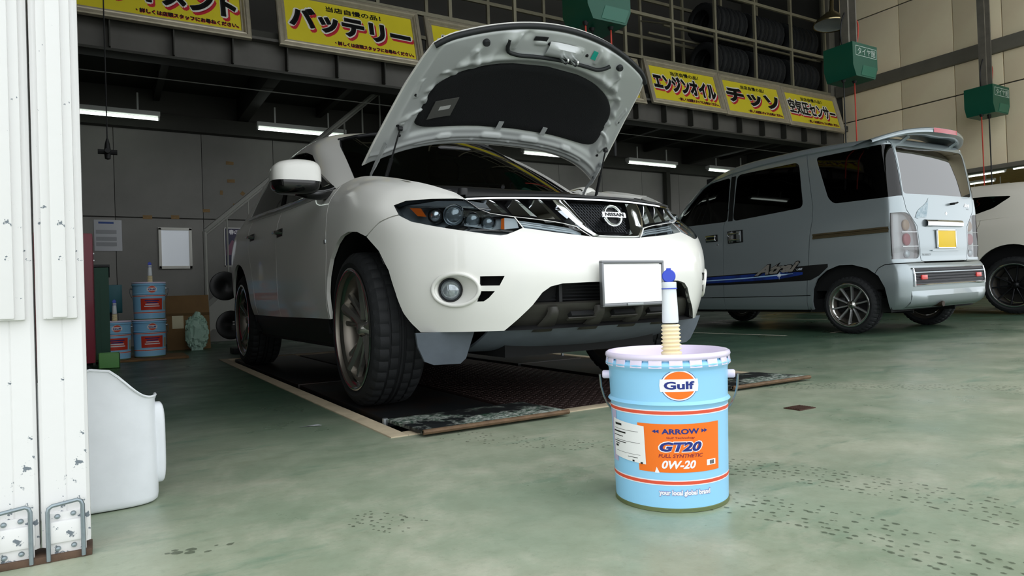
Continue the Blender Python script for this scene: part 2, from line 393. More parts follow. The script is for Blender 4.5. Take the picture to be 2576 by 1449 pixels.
# ------------------------------------------------------------------ white crossover with raised bonnet
def crossover_net():
    ys = [-.28, -.08, .2, .5, 1.0, 1.6, 2.2, 2.6, 3.0, 3.35]
    F = [
     [(0,-.885,.37),(.2,-.88,.37),(.4,-.86,.37),(.54,-.80,.37),(.665,-.70,.37),(.755,-.58,.37),(.825,-.46,.37)],
     [(0,-.915,.47),(.2,-.91,.47),(.4,-.885,.47),(.56,-.825,.47),(.68,-.73,.47),(.775,-.61,.47),(.85,-.485,.47)],
     [(0,-.94,.60),(.2,-.935,.60),(.4,-.91,.60),(.57,-.845,.60),(.69,-.75,.60),(.79,-.63,.60),(.865,-.50,.60)],
     [(0,-.905,.72),(.2,-.905,.72),(.4,-.893,.72),(.57,-.83,.72),(.695,-.735,.72),(.795,-.615,.72),(.868,-.485,.73)],
     [(0,-.86,.79),(.2,-.855,.79),(.4,-.84,.79),(.565,-.78,.80),(.69,-.69,.81),(.79,-.575,.825),(.866,-.445,.84)],
     [(0,-.81,.86),(.2,-.80,.865),(.4,-.75,.875),(.56,-.675,.885),(.68,-.58,.90),(.77,-.475,.915),(.835,-.375,.93)],
     [(0,-.775,.915),(.2,-.76,.92),(.4,-.70,.925),(.57,-.615,.935),(.655,-.53,.96),(.72,-.455,.98),(.775,-.375,1.0)],
     [(0,-.75,.942),(.2,-.735,.945),(.4,-.67,.95),(.565,-.57,.955),(.62,-.50,.985),(.66,-.43,1.015),(.69,-.355,1.04)]]
    X = [[.884,.905,.912,.915,.912,.912,.912,.91,.905,.88],
         [.902,.925,.93,.928,.925,.925,.928,.932,.925,.89],
         [.914,.938,.94,.935,.93,.93,.935,.94,.935,.90],
         [.918,.942,.942,.935,.93,.93,.936,.942,.938,.905],
         [.912,.938,.94,.935,.93,.93,.935,.942,.94,.905],
         [.886,.922,.928,.928,.925,.925,.928,.935,.932,.895],
         [.822,.87,.895,.91,.91,.91,.912,.915,.91,.87],
         [.709,.730,.80,.88,.885,.885,.885,.88,.87,.83]]
    Z = [[.38,.40,.415,.42,.42,.42,.425,.43,.44,.46], [.48,.49,.50,.50,.50,.50,.50,.505,.51,.53],
         [.61,.62,.62,.62,.62,.62,.62,.63,.635,.65], [.74,.75,.75,.75,.75,.75,.755,.76,.77,.78],
         [.86,.87,.87,.87,.87,.875,.88,.885,.89,.90], [.948,.975,.975,.97,.97,.975,.98,.985,.995,1.0],
         [1.022,1.062,1.06,1.04,1.04,1.055,1.075,1.09,1.10,1.11], [1.06,1.108,1.15,1.10,1.105,1.125,1.15,1.165,1.18,1.19]]
    rz = [.47,.55,.66,.79,.91,1.01,1.12,1.2]; ro = [0,.03,.04,.03,0,-.03,-.05,-.08]
    rows = []
    for i in range(8):
        half = F[i]+[(x, y, z) for x, y, z in zip(X[i], ys, Z[i])]+[(.80, 3.62+ro[i], rz[i]), (.5, 3.77+ro[i], rz[i]), (.01, 3.82+ro[i], rz[i])]
        rows.append([(-x, y, z) for x, y, z in half[:0:-1]]+half)
    return np.array(rows)
MUR_S = tensor(crossover_net(), 260, 44)

# shared car materials
PAINT_W = mat('pearl_white_paint', '#f3f2ec', .3, 0, .6)
PAINT_IN = mat('silver_grey_primer', '#c3c7c7', .38, .25, .2)
BLACKP = mat('black_plastic', '#17181a', .5)
GLOSSB = mat('gloss_black', '#0a0b0c', .12, 0, .5)
DARKG = mat('dark_grey_plastic', '#34332e', .5, bump=.05, bscale=200)
TRAY = mat('grey_undertray', '#626a73', .55, var=.12, vscale=9)
CHROME = mat('chrome', '#e8eaec', .06, 1)
DCHROME = mat('dark_chrome', '#8d8f92', .1, 1)
RIMM = mat('polished_rim', '#b9b8b4', .14, 1)
RUBBER = mat('tyre_rubber', '#1b1d1f', .75, bump=.1, bscale=150)
RUBBERB = mat('rubber_seal', '#1d2022', .55)
GLASS = glassy('tinted_windscreen', '#8fa39a')
DGLASS = glassy('dark_privacy_glass', '#15181a')
LENS = glassy('clear_lens', '#e8eef0')
LAMPR = mat('lamp_reflector', '#c9ced2', .12, .9)
AMBER = mat('amber_lens', '#c8601c', .2, 0, .4)
WHITEL = mat('white_lens', '#e6ebee', .15, .2, .4)
VOID = mat('unlit_cavity', '#07080a', .8)
INSUL = mat('bonnet_felt', '#0f1114', .92, bump=.35, bscale=260)
PLATEW = mat('blank_plate', '#ffffff', .45)
LEAD = mat('grey_metal', '#9ea3a6', .35, .8)

MUR = thing('crossover_car', 'white crossover car with its bonnet raised, parked on the floor lift', 'car', (1.944, 3.226, 0), .0126)
MBV = BVHTree.FromPolygons([Vector(v) for v in MB().grid(MUR_S).v], MB().grid(MUR_S).f)
def onfront(x, z, off=0.):
    h = MBV.ray_cast(Vector((x, -3, z)), Vector((0, 1, 0)))
    return Vector((x, h[0].y-off, z)) if h[0] else None
fHL = {s: (lambda a, b, h, s=s: (s*(h*.6-a*.8), -a*.6-h*.8, b)) for s in (-1, 1)}
def aHL(p): return (.8*p[0]-.6*p[1], p[2])          # for points given on the x<0 side
fHL = {-1: lambda a, b, h: (a*.8-h*.6, -a*.6-h*.8, b), 1: lambda a, b, h: (-(a*.8-h*.6), -a*.6-h*.8, b)}
fX = lambda a, b, h: (h, a, b)
fY = lambda a, b, h: (a, h, b)
HLP = [(-.836,-.366,.93),(-.843,-.437,.877),(-.82,-.516,.842),(-.769,-.607,.817),(-.717,-.676,.798),(-.66,-.74,.782),(-.603,-.786,.768),(-.558,-.816,.761),(-.536,-.823,.764),(-.50,-.826,.776),(-.456,-.824,.793),
       (-.461,-.766,.845),(-.50,-.74,.853),(-.544,-.71,.864),(-.573,-.666,.887),(-.590,-.63,.915),(-.604,-.60,.936),(-.629,-.568,.9425),(-.715,-.5,.947),(-.794,-.402,.947)]
STR = [(-.450,-.824,.793),(-.38,-.85,.782),(-.314,-.865,.773),(-.142,-.883,.757),(-.165,-.865,.775),(-.198,-.846,.803),(-.25,-.835,.815),(-.309,-.819,.825),(-.455,-.766,.845)]
GRH = [(-.600,.935),(-.587,.915),(-.571,.887),(-.542,.866),(-.498,.855),(-.459,.848),(-.309,.828),(-.25,.818),(-.194,.805),(-.16,.775),(-.137,.7555)]
GR = GRH+[(-x, z) for x, z in GRH[::-1]]+[(.61, 1.0), (-.61, 1.0)]
LOWP = [(-.60,.28),(-.55,.365),(-.45,.473),(-.415,.523),(-.382,.546),(-.33,.557),(-.2,.56)]
LOWP = LOWP+[(-x, z) for x, z in LOWP[::-1]]
FOGR = [(-.149+.096*math.cos(t), .546+.061*math.sin(t)) for t in np.linspace(0, 2*math.pi, 28, endpoint=False)]
SL1 = [(-.044,.596),(.056,.594),(.034,.556),(-.046,.558)]
SL2 = [(-.046,.536),(.014,.534),(-.012,.508),(-.034,.494),(-.062,.494)]
TOW = [(-.497,.590),(-.491,.596),(-.444,.595),(-.437,.589),(-.435,.553),(-.441,.547),(-.488,.549),(-.495,.555)]
ARCHF = [(-.56,.28),(-.525,.36),(-.495,.404),(-.470,.454),(-.450,.541),(-.416,.64),(-.345,.73),(-.24,.803),(-.15,.832),(-.05,.842),(.06,.83),(.15,.797),(.25,.73),(.32,.64),(.355,.56),(.372,.45),(.375,.28)]
ARCHR = [(2.825-.44*math.cos(t), .39+.45*math.sin(t)) for t in np.linspace(-.25, math.pi+.25, 26)]
def mur_cutters():
    A, B, D = MB(), MB(), MB()
    for s in (-1, 1):
        A.prism([aHL(p) for p in HLP], .62, 1.15, fHL[s]); B.prism([aHL(p) for p in STR], .64, 1.15, fHL[s])
        A.prism(FOGR, .62, 1.15, fHL[s]); B.prism(SL1, .62, 1.15, fHL[s]); B.prism(SL2, .62, 1.15, fHL[s])
    D.prism(LOWP, -1.5, -.4, fY); D.prism(TOW, -1.5, -.6, fY)
    return [tmp(A), tmp(B), tmp(D)]
def build_crossover():
    root = MUR
    # --- body skin, cut for lamps, grille, intakes and wheel arches
    o = tmp(shell(MUR_S, .02, (0, 1.4, .6)))
    arch = MB()
    for s in (-1, 1):
        arch.prism(ARCHF, s*.5, s*1.2, fX); arch.prism(ARCHR, s*.5, s*1.2, fX)
    cuts = mur_cutters()
    boolean(o, cuts, keep=True); boolean(o, [tmp(MB().prism(GR, -1.5, -.45, fY))]); boolean(o, [tmp(arch)])
    seams = []
    for s in (-1, 1):
        seams.append(wall_cutter([(-.20,.79),(-.25,.806),(-.341,.855),(-.409,.875),(-.46,.885)], .006, fX, s*.6, s*1.2))
        seams.append(wall_cutter([(.36,1.3),(.345,1.1),(.333,1.03),(.327,.9),(.33,.76),(.355,.62),(.385,.5),(.40,.3)], .006, fX, s*.6, s*1.2))
        seams.append(wall_cutter([(1.50,1.3),(1.50,1.1),(1.505,.84),(1.50,.6),(1.48,.3)], .006, fX, s*.6, s*1.2))
        seams.append(wall_cutter([(2.50,1.35),(2.48,1.1),(2.42,.95),(2.33,.8),(2.25,.62),(2.2,.3)], .006, fX, s*.6, s*1.2))
    boolean(o, seams)
    for me, c, d in islands(o.data):
        if d.max() < .05: continue
        if c[1] < -.3: n = 'front_bumper'
        elif c[1] < .33: n = 'front_wing'
        elif c[1] < 1.4: n = 'front_door'
        elif c[1] < 2.25: n = 'rear_door'
        else: n = 'rear_body'
        link(n, me, PAINT_W, root, 40)
    bpy.data.objects.remove(o)
    # --- plugs behind the openings: lens skin in front, dark bucket behind
    thick = tmp(shell(MUR_S, .075, (0, 1.4, .6))); plugs = []
    for cu in cuts:
        t2 = thick.copy(); C.objects.link(t2); plugs += islands(boolmesh(t2, [cu], 'INTERSECT'))
    bpy.data.objects.remove(thick)
    for pm, c, d in plugs:
        nv = len(pm.vertices); on = [MBV.find_nearest(v.co)[3] < 4e-4 for v in pm.vertices]
        fr = [tuple(p.vertices) for p in pm.polygons if all(on[i] for i in p.vertices)]
        bk = [tuple(p.vertices) for p in pm.polygons if not all(on[i] for i in p.vertices)]
        vs = [tuple(v.co) for v in pm.vertices]; x, z = abs(c[0]), c[2]
        def part(n, f, m, par=root):
            q = MB(); q.v = vs; q.f = f; q2 = q.build(n, m, par, 40)
            bm = bmesh.new(); bm.from_mesh(q2.data); bmesh.ops.delete(bm, geom=[v for v in bm.verts if not v.link_faces], context='VERTS'); bm.to_mesh(q2.data); bm.free(); return q2
        if x < .1: part('lower_intake', bk, VOID)
        elif z > .84 and x > .5: h = part('headlamp', bk, mat('lamp_housing', '#8f969b', .35, .15)); part('lens', fr, LENS, h); HL[1 if c[0] > 0 else -1] = h
        elif z > .7: h = part('light_strip', bk, LAMPR); part('lens', fr, LENS, h); ST[1 if c[0] > 0 else -1] = h
        elif abs(x-.466) < .03 and d[0] < .08: part('tow_eye_cover', fr, PAINT_W)
        elif d[2] > .1: pass
        else: part('bumper_vent', bk, VOID)
HL = {}; ST = {}
build_crossover()

def mirrored(fn):
    for s in (-1, 1): fn(s)
def lamp(name, parent, s, a, z, h, r, m, dome=.4, bez=None, depth=.03):
    """round lamp facing outward in the headlamp frame"""
    mb = MB(); pr = [(0.0001, dome*r), (r*.45, dome*r*.88), (r*.8, dome*r*.45), (r, 0), (r, -depth)]
    mb.lathe(pr, 20, 'z')
    bz = MB(); bz.lathe([(r*1.02, -depth), (r*1.02, .004), (r*1.12, .012), (r*1.22, .004), (r*1.26, -depth)], 24, 'z')
    n = Vector((s*.6, -.8, 0)) ; t = Vector((.8*(-s)*-1 if s < 0 else -.8, -.6, 0))
    n = Vector((-.6, -.8, 0)); t = Vector((.8, -.6, 0))
    if s > 0: n.x *= -1; t.x *= -1
    up = Vector((0, 0, 1)); R = Matrix((t, up, n)).transposed() if s < 0 else Matrix((-t, up, n)).transposed()
    p = Vector(fHL[s](a, z, h)); T = Matrix.Translation(p) @ R.to_4x4()
    o = mb.build(name, m, parent, 50); o.matrix_basis = T
    if bez: q = bz.build('lamp_ring', bez, parent, 50); q.matrix_basis = T
    return o
def headlamp(s):
    H = HL[s]
    def surf_h(a, z):
        q = Vector(fHL[-1](a, z, 2.0)); d = Vector((.6, .8, 0)); hit = MBV.ray_cast(q, d); return 2.0-hit[3] if hit[0] else .6
    for a, z, r, m, bz in ((-.252,.868,.028,LAMPR,GLOSSB),(-.17,.866,.040,LENSB,CHROME),(-.085,.838,.030,LENSB,DCHROME),(-.018,.822,.026,LENSB,DCHROME)):
        lamp('lamp_bulb_bowl', H, s, a, z, surf_h(a, z)-.045, r, m, .5, bz)
    def slab(name, poly, m, dep0, dep1):
        mb = MB(); hs = [surf_h(a, z) for a, z in poly]; n = len(poly)
        vs = [fHL[s](a, z, h-dep0) for (a, z), h in zip(poly, hs)]+[fHL[s](a, z, h-dep1) for (a, z), h in zip(poly, hs)]
        mb.add(vs, [tuple(range(n)), tuple(range(n, 2*n))[::-1]]+[(i, n+i, n+(i+1) % n, (i+1) % n) for i in range(n)]); mb.build(name, m, H, 30)
    slab('amber_reflector', [(-.372,.912),(-.318,.905),(-.285,.862),(-.325,.868)], AMBER, .012, .03)
    slab('turn_lamp', [(.05,.842),(.10,.838),(.112,.795),(.055,.788)], WHITEL, .012, .04)
    slab('amber_bulb', [(.038,.838),(.05,.842),(.055,.788),(.04,.79)], AMBER, .012, .04)
    slab('upper_shelf', [(-.40,.922),(-.25,.912),(-.10,.903),(.02,.885),(-.02,.91),(-.1,.930),(-.25,.937)], mat('lamp_shelf', '#6a7074', .2, .2), .014, .03); slab('shelf_edge', [(-.39,.913),(-.25,.905),(-.10,.896),(.03,.878),(.03,.883),(-.10,.902),(-.25,.911),(-.39,.919)], LAMPR, .012, .04); slab('lower_reflector', [(-.12,.856),(.04,.845),(.045,.795),(-.0,.792),(-.12,.815)], mat('lamp_bowl_grey', '#b3babe', .3, .3), .055, .062)
    slab('chrome_step', [(-.05,.862),(.03,.862),(.035,.85),(-.05,.848)], CHROME, .02, .05)
LENSB = mat('projector_glass', '#8b959b', .06, .6, .8)
mirrored(headlamp)
# ribs inside the light strips
def strip_ribs(s):
    for k in range(3):
        f = .28+.2*k; P = []
        for x0, zl, zh in ((-.445,.797,.842),(-.38,.785,.833),(-.309,.775,.823),(-.22,.766,.808),(-.17,.762,.778)):
            z = zl+(zh-zl)*f; p = onfront(x0, z, -.03); P.append((p.x*(-s), p.y, p.z))
        MB().tube(P, .004, 6).build('strip_rib', WHITEL, ST[s])
mirrored(strip_ribs)

# --- grille
def grille():
    G = empty('grille', parent=MUR)
    top = [(-.600,-.597,.937),(-.50,-.647,.938),(-.394,-.689,.9375),(-.30,-.72,.9365),(-.20,-.748,.936),(-.1,-.757,.936),(0,-.760,.936)]
    top = curve(top+[(-x, y, z) for x, y, z in top[-2::-1]], 60)
    mb = MB(); N = len(top); A = np.stack([top+[0, -.010, .004], top+[0, .016, .006], top+[0, .016, -.003], top+[0, -.010, -.003]], 1)
    mb.grid(A, wrap=True); mb.build('chrome_bar', CHROME, G, 50)
    mb = MB(); A = np.stack([top+[0, -.002, .02], top+[0, .09, .025], top+[0, .09, .007], top+[0, -.002, .010]], 1); mb.grid(A, wrap=True); mb.build('grille_top_cover', BLACKP, G, 50)
    fins = [[(-.541,.930),(-.492,.929),(-.455,.860),(-.538,.872)], [(-.441,.929),(-.386,.929),(-.338,.842),(-.436,.856)], [(-.345,.929),(-.286,.930),(-.228,.826),(-.338,.842)]]
    for s in (-1, 1):
        for f in fins:
            # folded blade: wide bright face, front edge proud
            (x0, z0), (x1, z1), (x2, z2), (x3, z3) = f; rows = []
            for t in np.linspace(0, 1, 7):
                xa, za = x0+(x3-x0)*t, z0+(z3-z0)*t; xb, zb = x1+(x2-x1)*t, z1+(z2-z1)*t; row = []
                for u, dep in ((0, -.045), (.28, -.012), (.45, .012), (.75, .004), (1, -.05)):
                    x, z = xa+(xb-xa)*u, za+(zb-za)*u; p = onfront(x, z, dep*(1-.15*t)); row.append((p.x*(-s), p.y, p.z))
                rows.append(row)
            MB().grid(np.array(rows)).build('grille_fin', CHROME, G, 28)
        rows = []
        L = [(-.252,.928),(-.243,.895),(-.225,.858),(-.205,.825),(-.178,.795),(-.14,.765),(-.12,.757),(-.06,.756),(0,.756)]
        Rr = [(-.172,.928),(-.160,.893),(-.146,.86),(-.132,.83),(-.119,.805),(-.102,.783),(-.085,.775),(-.045,.772),(0,.772)]
        for (xa, za), (xb, zb) in zip(L, Rr):
            row = []
            for u, dep in ((0, -.045), (.06, .006), (.35, .016), (.80, .008), (1, -.010)):
                x, z = xa+(xb-xa)*u, za+(zb-za)*u; p = onfront(x, z, dep); row.append((p.x*(-s), p.y, p.z))
            rows.append(row)
        R2 = np.array(rows); k = np.arange(len(R2)); S = hermite(k, R2, np.linspace(0, len(R2)-1, 30))
        MB().grid(S).build('grille_v_frame', CHROME, G, 40)
    rows = []
    for x in np.linspace(-.60, .60, 41):
        zl = float(np.interp(abs(x), [0, .137, .194, .309, .459, .542, .6], [.745, .745, .795, .818, .838, .855, .92])); row = []
        for z in np.linspace(zl, .94, 8):
            p = onfront(x, z, -.065); row.append(tuple(p))
        rows.append(row)
    MB().grid(np.array(rows)).build('grille_backing', VOID, G, 60)
    # mesh behind the emblem: two sets of slanted bars
    mb = MB()
    def inside(x, z): return .775 < z < .926 and abs(x) < .10+(z-.775)*.42
    for sg in (-1, 1):
        for k in range(-26, 27):
            P = []
            for z in np.linspace(.775, .926, 20):
                x = k*.016+sg*(z-.85)*.55
                if inside(x, z):
                    p = onfront(x, z, -.03); P.append(tuple(p))
            if len(P) > 2: mb.tube([P[0], P[len(P)//2], P[-1]], .0021, 4)
    g = mb.build('grille_mesh', mat('gloss_grille', '#33363a', .25, .4), G, 0); g['kind'] = 'stuff'
    # emblem
    E = empty('emblem', (0, -.857, .854), parent=MUR); E.rotation_euler = (math.radians(-16), 0, 0)
    MB().lathe([(.040, -.004), (.043, -.010), (.047, -.011), (.051, -.008), (.052, .002), (.040, .002)], 40, 'y').build('ring', CHROME, E, 50)
    MB().box((0, -.008, 0), (.135, .014, .026), None, .004).build('bar', CHROME, E, 40)
    text_obj('lettering', 'NISSAN', BLACKP, E, (0, -.0158, 0), rm('X', 90), .022, .106, bold=.0006, extrude=.0006)
    MB().lathe([(.0001, .008), (.04, .008), (.04, .02)], 32, 'y').build('emblem_back', BLACKP, E, 40)
    MB().tube([(0, .005, 0), (0, .06, .01)], .02, 10).build('emblem_post', BLACKP, E, 40)
grille()

# --- number plate, blanked
def plate():
    P = empty('number_plate', (.004, -.975, .549), parent=MUR); P.rotation_euler = (0, 0, 0)
    MB().box((0, 0, 0), (.33, .006, .165), None, .003).build('plate_face', PLATEW, P)
    fr = MB()
    for x in (-.171, .171): fr.box((x, .002, .001), (.012, .02, .19), None, .004)
    for z in (-.09, .092): fr.box((0, .002, z), (.354, .02, .014), None, .004)
    fr.build('plate_frame', mat('plate_frame', '#7b7d80', .3, .7), P)
    MB().box((0, -.0105, -.089), (.09, .004, .010), None, .001).build('frame_badge', LEAD, P)
    MB().b2((-.1, .008, -.05), (.1, .05, .05)).build('plate_bracket', BLACKP, P)
plate()

# --- lower valance, intake slats and undertray
def valance():
    xs = np.array([-.60, -.5, -.4, -.25, 0, .25, .4, .5, .60]); ay = .16*(np.abs(xs)/.6)**2.2
    prof = [(-.893,.481),(-.912,.474),(-.905,.455),(-.885,.425),(-.865,.398),(-.85,.385)]
    W = [.455, .47, .49, .52, .545, .56]
    rows = [[(x*w/.6, y+.13*(abs(x)*w/.6/.6)**2.2, z) for x in xs] for (y, z), w in zip(prof, W)]
    S = tensor(rows, 70, 14); v = shell(S, .012, (0, -.4, .45)).build('lower_valance', DARKG, MUR, 40)
    rows = [[(x*w/.6, y+.15*(abs(x)*w/.6/.6)**2.2, z) for x in xs] for (y, z), w in zip([(-.845,.392),(-.82,.36),(-.75,.318),(-.65,.28),(-.55,.262),(-.45,.258)], [.555,.565,.57,.57,.56,.56])]
    S = tensor(rows, 50, 12); shell(S, .012, (0, -.4, .6)).build('undertray', TRAY, MUR, 40)
    for k, x in enumerate((-.33, -.11, .11, .33)):   # raised fingers over the intake slots
        P = [(x-.02+.03*k*0, -.912+.13*(abs(x)/.6)**2.2+dy, z) for dy, z in ((0,.462),(-.006,.44),(.012,.415),(.045,.385),(.085,.355))]
        rows = []
        for p, w in zip(P, (.03,.034,.045,.06,.07)):
            rows.append([(p[0]-w/2*1.5, p[1]+.014, p[2]), (p[0]-w/2, p[1]-.008, p[2]), (p[0]+w/2, p[1]-.008, p[2]), (p[0]+w/2*1.5, p[1]+.014, p[2])])
        MB().grid(tensor(rows, 9, 9)).build('valance_finger', DARKG, MUR, 50)
    for x in (-.22, 0, .22):
        y = -.905+.13*(abs(x)/.6)**2.2
        MB().box((x, y, .424), (.12, .03, .022), rm('X', -30), .004).build('valance_slot', VOID, MUR)
        MB().box((x, y-.004, .408), (.15, .02, .006), rm('X', -30), .002).build('slot_lip', DARKG, MUR)
    for i, z in enumerate(np.linspace(.488, .548, 5)):   # slats deep in the intake
        L = .36+.07*(1-i/5); MB().tube(curve([(-L, -.80, z), (-.2, -.855, z), (0, -.865, z), (.2, -.855, z), (L, -.80, z)], 16), .004, 6).build('intake_slat', BLACKP, MUR)
    for s in (-1, 1):
        MB().b2((s*.30-.008, -.86, .48), (s*.30+.008, -.83, .555)).build('intake_strut', BLACKP, MUR)
        # deflector flap ahead of the front wheel
        f = [(-.84,.37),(-.825,.31),(-.79,.245),(-.75,.228),(-.64,.228),(-.62,.25),(-.60,.37)]
        mb = MB(); rows = [[(-s*x, -.52-.30*(x+.84)-.05*(z-.23)/.14, z) for x, z in f]]
        n = len(f); pts = [Vector(p) for p in rows[0]]; mb.add(pts+[p+Vector((0, .012, 0)) for p in pts], [tuple(range(n)), tuple(range(n, 2*n))[::-1]]+[(i, n+i, n+(i+1) % n, (i+1) % n) for i in range(n)])
        mb.build('wheel_deflector', TRAY, MUR)
valance()

# --- fog lamps
def fog(s):
    F = empty('fog_lamp', parent=MUR)
    P = []
    for t in np.linspace(0, 2*math.pi, 40, endpoint=False):
        a, z = -.149+.100*math.cos(t), .546+.065*math.sin(t); q = Vector(fHL[-1](a, z, 2.)); h = MBV.ray_cast(q, Vector((.6, .8, 0))); p = h[0]+h[1]*.003*(1 if h[1].y < 0 else -1); P.append((p.x*(-s), p.y, p.z))
    MB().tube(P, .009, 8, closed=True).build('surround', PAINT_W, F, 60)
    # cone funnelling from the oval surround to the round lamp
    A = np.array([P, [(0, 0, 0)]*40, [(0, 0, 0)]*40]); ca, cz = -.178, .545
    for i, t in enumerate(np.linspace(0, 2*math.pi, 40, endpoint=False)):
        hb = .925
        A[1, i] = fHL[s](ca+.057*math.cos(t), cz+.053*math.sin(t), hb+.045); A[2, i] = fHL[s](ca+.050*math.cos(t), cz+.048*math.sin(t), hb+.03)
    MB().grid(A, wrap=True).build('reflector_cone', PAINT_W, F, 60)
    lamp('fog_glass', F, s, ca, cz, .957, .042, mat('fog_glass', '#9aa3a8', .08, .5, .8, var=.3, vscale=60), .35, BLACKP)
mirrored(fog)

# --- wheel housings and dark floor pan
def underside():
    for s in (-1, 1):
        for yc in (0, 2.825):
            m = MB(); m.lathe([(.47, s*.45), (.47, s*.905)], 24, 'x', (0, yc-.03, .37), a0=math.pi*-.02, a1=math.pi*(.78 if yc == 0 else 1.05)); m.build('wheel_housing', VOID, MUR, 60, clean=False)
            m = MB(); m.b2((s*.45-.005, yc-.5, .3), (s*.45+.005, yc+.5, .85)); m.build('inner_wing', VOID, MUR)
        m = MB(); rows = [[(s*.905, .40, .44), (s*.905, 2.4, .44)], [(s*.90, .40, .38), (s*.90, 2.4, .38)], [(s*.86, .42, .28), (s*.86, 2.36, .28)], [(s*.6, .42, .27), (s*.6, 2.36, .27)]]
        m.grid(np.array(rows)); m.build('rocker_trim', BLACKP, MUR)
    MB().b2((-.86, .45, .26), (.86, 2.35, .40)).build('floor_pan', VOID, MUR)
    MB().b2((-.44, -.62, .24), (.44, .45, .45)).build('engine_undershield', VOID, MUR)
    MB().b2((-.44, 2.35, .30), (.44, 3.7, .50)).build('rear_pan', VOID, MUR)
    for y in (0, 2.825): MB().tube([(-.7, y, .34), (.7, y, .34)], .035, 10).build('axle_beam', VOID, MUR)
underside()

# ------------------------------------------------------------------ wheels
def tyre_mesh(R, Rr, W, seg=160, blocks=True):
    h = W/2
    pr = [(Rr-.012, -h+.02), (Rr+.004, -h+.006), (Rr+(R-Rr)*.35, -h-.004), (Rr+(R-Rr)*.62, -h+.002), (R-.020, -h+.010), (R-.006, -h+.022),
          (R-.002, -h+.040), (R-.001, -h+.062), (R-.009, -h+.064), (R-.009, -h+.070), (R, -h+.072), (R, -.018), (R-.009, -.016), (R-.009, -.006), (R, -.004)]
    pr = pr+[(r, -x) for r, x in pr[::-1]]
    n = len(pr); vs = []
    for k in range(seg):
        a = 2*math.pi*k/seg
        for i, (r, x) in enumerate(pr):
            rr = r
            if blocks and k % 4 == 0 and (4 <= i <= 7 or n-8 <= i <= n-5): rr -= .007
            if blocks and (k+(2 if i < n/2 else 0)) % 4 == 1 and i in (10, 11, n-11, n-12): rr -= .005
            vs.append((x, rr*math.cos(a), rr*math.sin(a)))
    fs = []
    for k in range(seg):
        j = (k+1) % seg
        for i in range(n-1): fs.append((k*n+i, k*n+i+1, j*n+i+1, j*n+i))
    m = MB(); m.v = vs; m.f = fs; return m.mesh('tyre', True)
def spoke_mesh(r0, r1, w0, w1, x0, x1, th, ridge):
    """one spoke along +z; outer face toward -x, with a raised ridge"""
    rows = []
    for t in np.linspace(0, 1, 6):
        r = r0+(r1-r0)*t; w = w0+(w1-w0)*t; x = x0+(x1-x0)*(t**1.6)
        rows.append([(x+th, -w, r), (x, -w, r), (x-ridge*(1-.5*t), -w*.15, r), (x-ridge*(1-.5*t), w*.15, r), (x, w, r), (x+th, w, r)])
    m = MB(); m.grid(np.array(rows), wrap=True); n = 6
    m.f += [tuple(range(n)), tuple(range(5*n, 6*n))[::-1]]
    return m.mesh('spoke', True)
def make_wheel(parent, R, Rr, W, style, rimm, spm):
    """axle along x, face toward -x; returns the wheel part (rim barrel) with its pieces"""
    h = W/2; m = MB()
    m.lathe([(Rr-.014, -h+.022), (Rr+.001, -h+.010), (Rr+.002, -h+.002), (Rr-.005, -h-.003), (Rr-.012, -h), (Rr-.017, -h+.02), (Rr-.032, -h+.035), (Rr-.040, -h+.09), (Rr-.045, .02), (Rr-.03, h-.02), (Rr+.001, h-.01)], 72, 'x')
    wheel = m.build('wheel', mat('brake_dust_rim', '#7d776e', .35, .8), parent, 40)
    MB().lathe([(Rr-.013, -h-.0005), (Rr-.006, -h-.0045), (Rr+.003, -h+.000), (Rr+.003, -h+.010)], 72, 'x').build('rim_lip', CHROME, wheel, 60); MB().lathe([(Rr-.034, -h+.033), (Rr-.020, -h+.0185), (Rr-.0165, -h+.0185), (Rr-.030, -h+.034)], 72, 'x').build('rim_step', rimm, wheel, 60)
    link('tyre', tyre_mesh(R, Rr, W), RUBBER, wheel, 30)
    MB().lathe([(.0001, .03), (Rr*.80, .03), (Rr*.80, .05), (.0001, .05)], 40, 'x').build('brake_disc', mat('brake_disc', '#4a4845', .4, .8), wheel)
    MB().box((.03, Rr*.55, .02), (.07, Rr*.35, Rr*.55), None, .02).build('brake_caliper', mat('caliper_grey', '#3a3a3a', .5, .5), wheel)
    if style == 'chrome':
        a = spoke_mesh(.045, Rr-.028, .016, .030, -h+.062, -h+.030, .03, .016); b = spoke_mesh(.045, Rr-.030, .008, .014, -h+.075, -h+.050, .02, .008)
        for k in range(5):
            t = math.radians(72*k)
            for me, off, nm in ((a, 0, 'spoke'), (b, -.30, 'thin_spoke'), (b, .30, 'thin_spoke')):
                o = link(nm, me, spm, wheel, 28); o.rotation_euler = (t+off, 0, 0)
        MB().lathe([(.0001, -h+.030), (.02, -h+.031), (.03, -h+.038), (.034, -h+.06), (.05, -h+.075), (.055, -h+.11)], 30, 'x').build('hub_cap', spm, wheel, 50)
    else:
        a = spoke_mesh(.045, Rr-.022, .007, .009, -h+.045, -h+.022, .03, .004)
        for k in range(10):
            o = link('spoke', a, spm, wheel, 28); o.rotation_euler = (math.radians(36*k+6), 0, 0)
        MB().lathe([(.0001, -h+.03), (.022, -h+.03), (.03, -h+.036), (.05, -h+.055), (.06, -h+.08)], 30, 'x').build('hub_cap', rimm, wheel, 50)
        nut = MB().lathe([(.0001, -.012), (.006, -.010), (.008, 0)], 6, 'x').mesh('wheel_nut', True)
        for k in range(4):
            t = math.radians(90*k+20); o = link('wheel_nut', nut, rimm, wheel); o.location = (-h+.045, .042*math.cos(t), .042*math.sin(t))
    return wheel
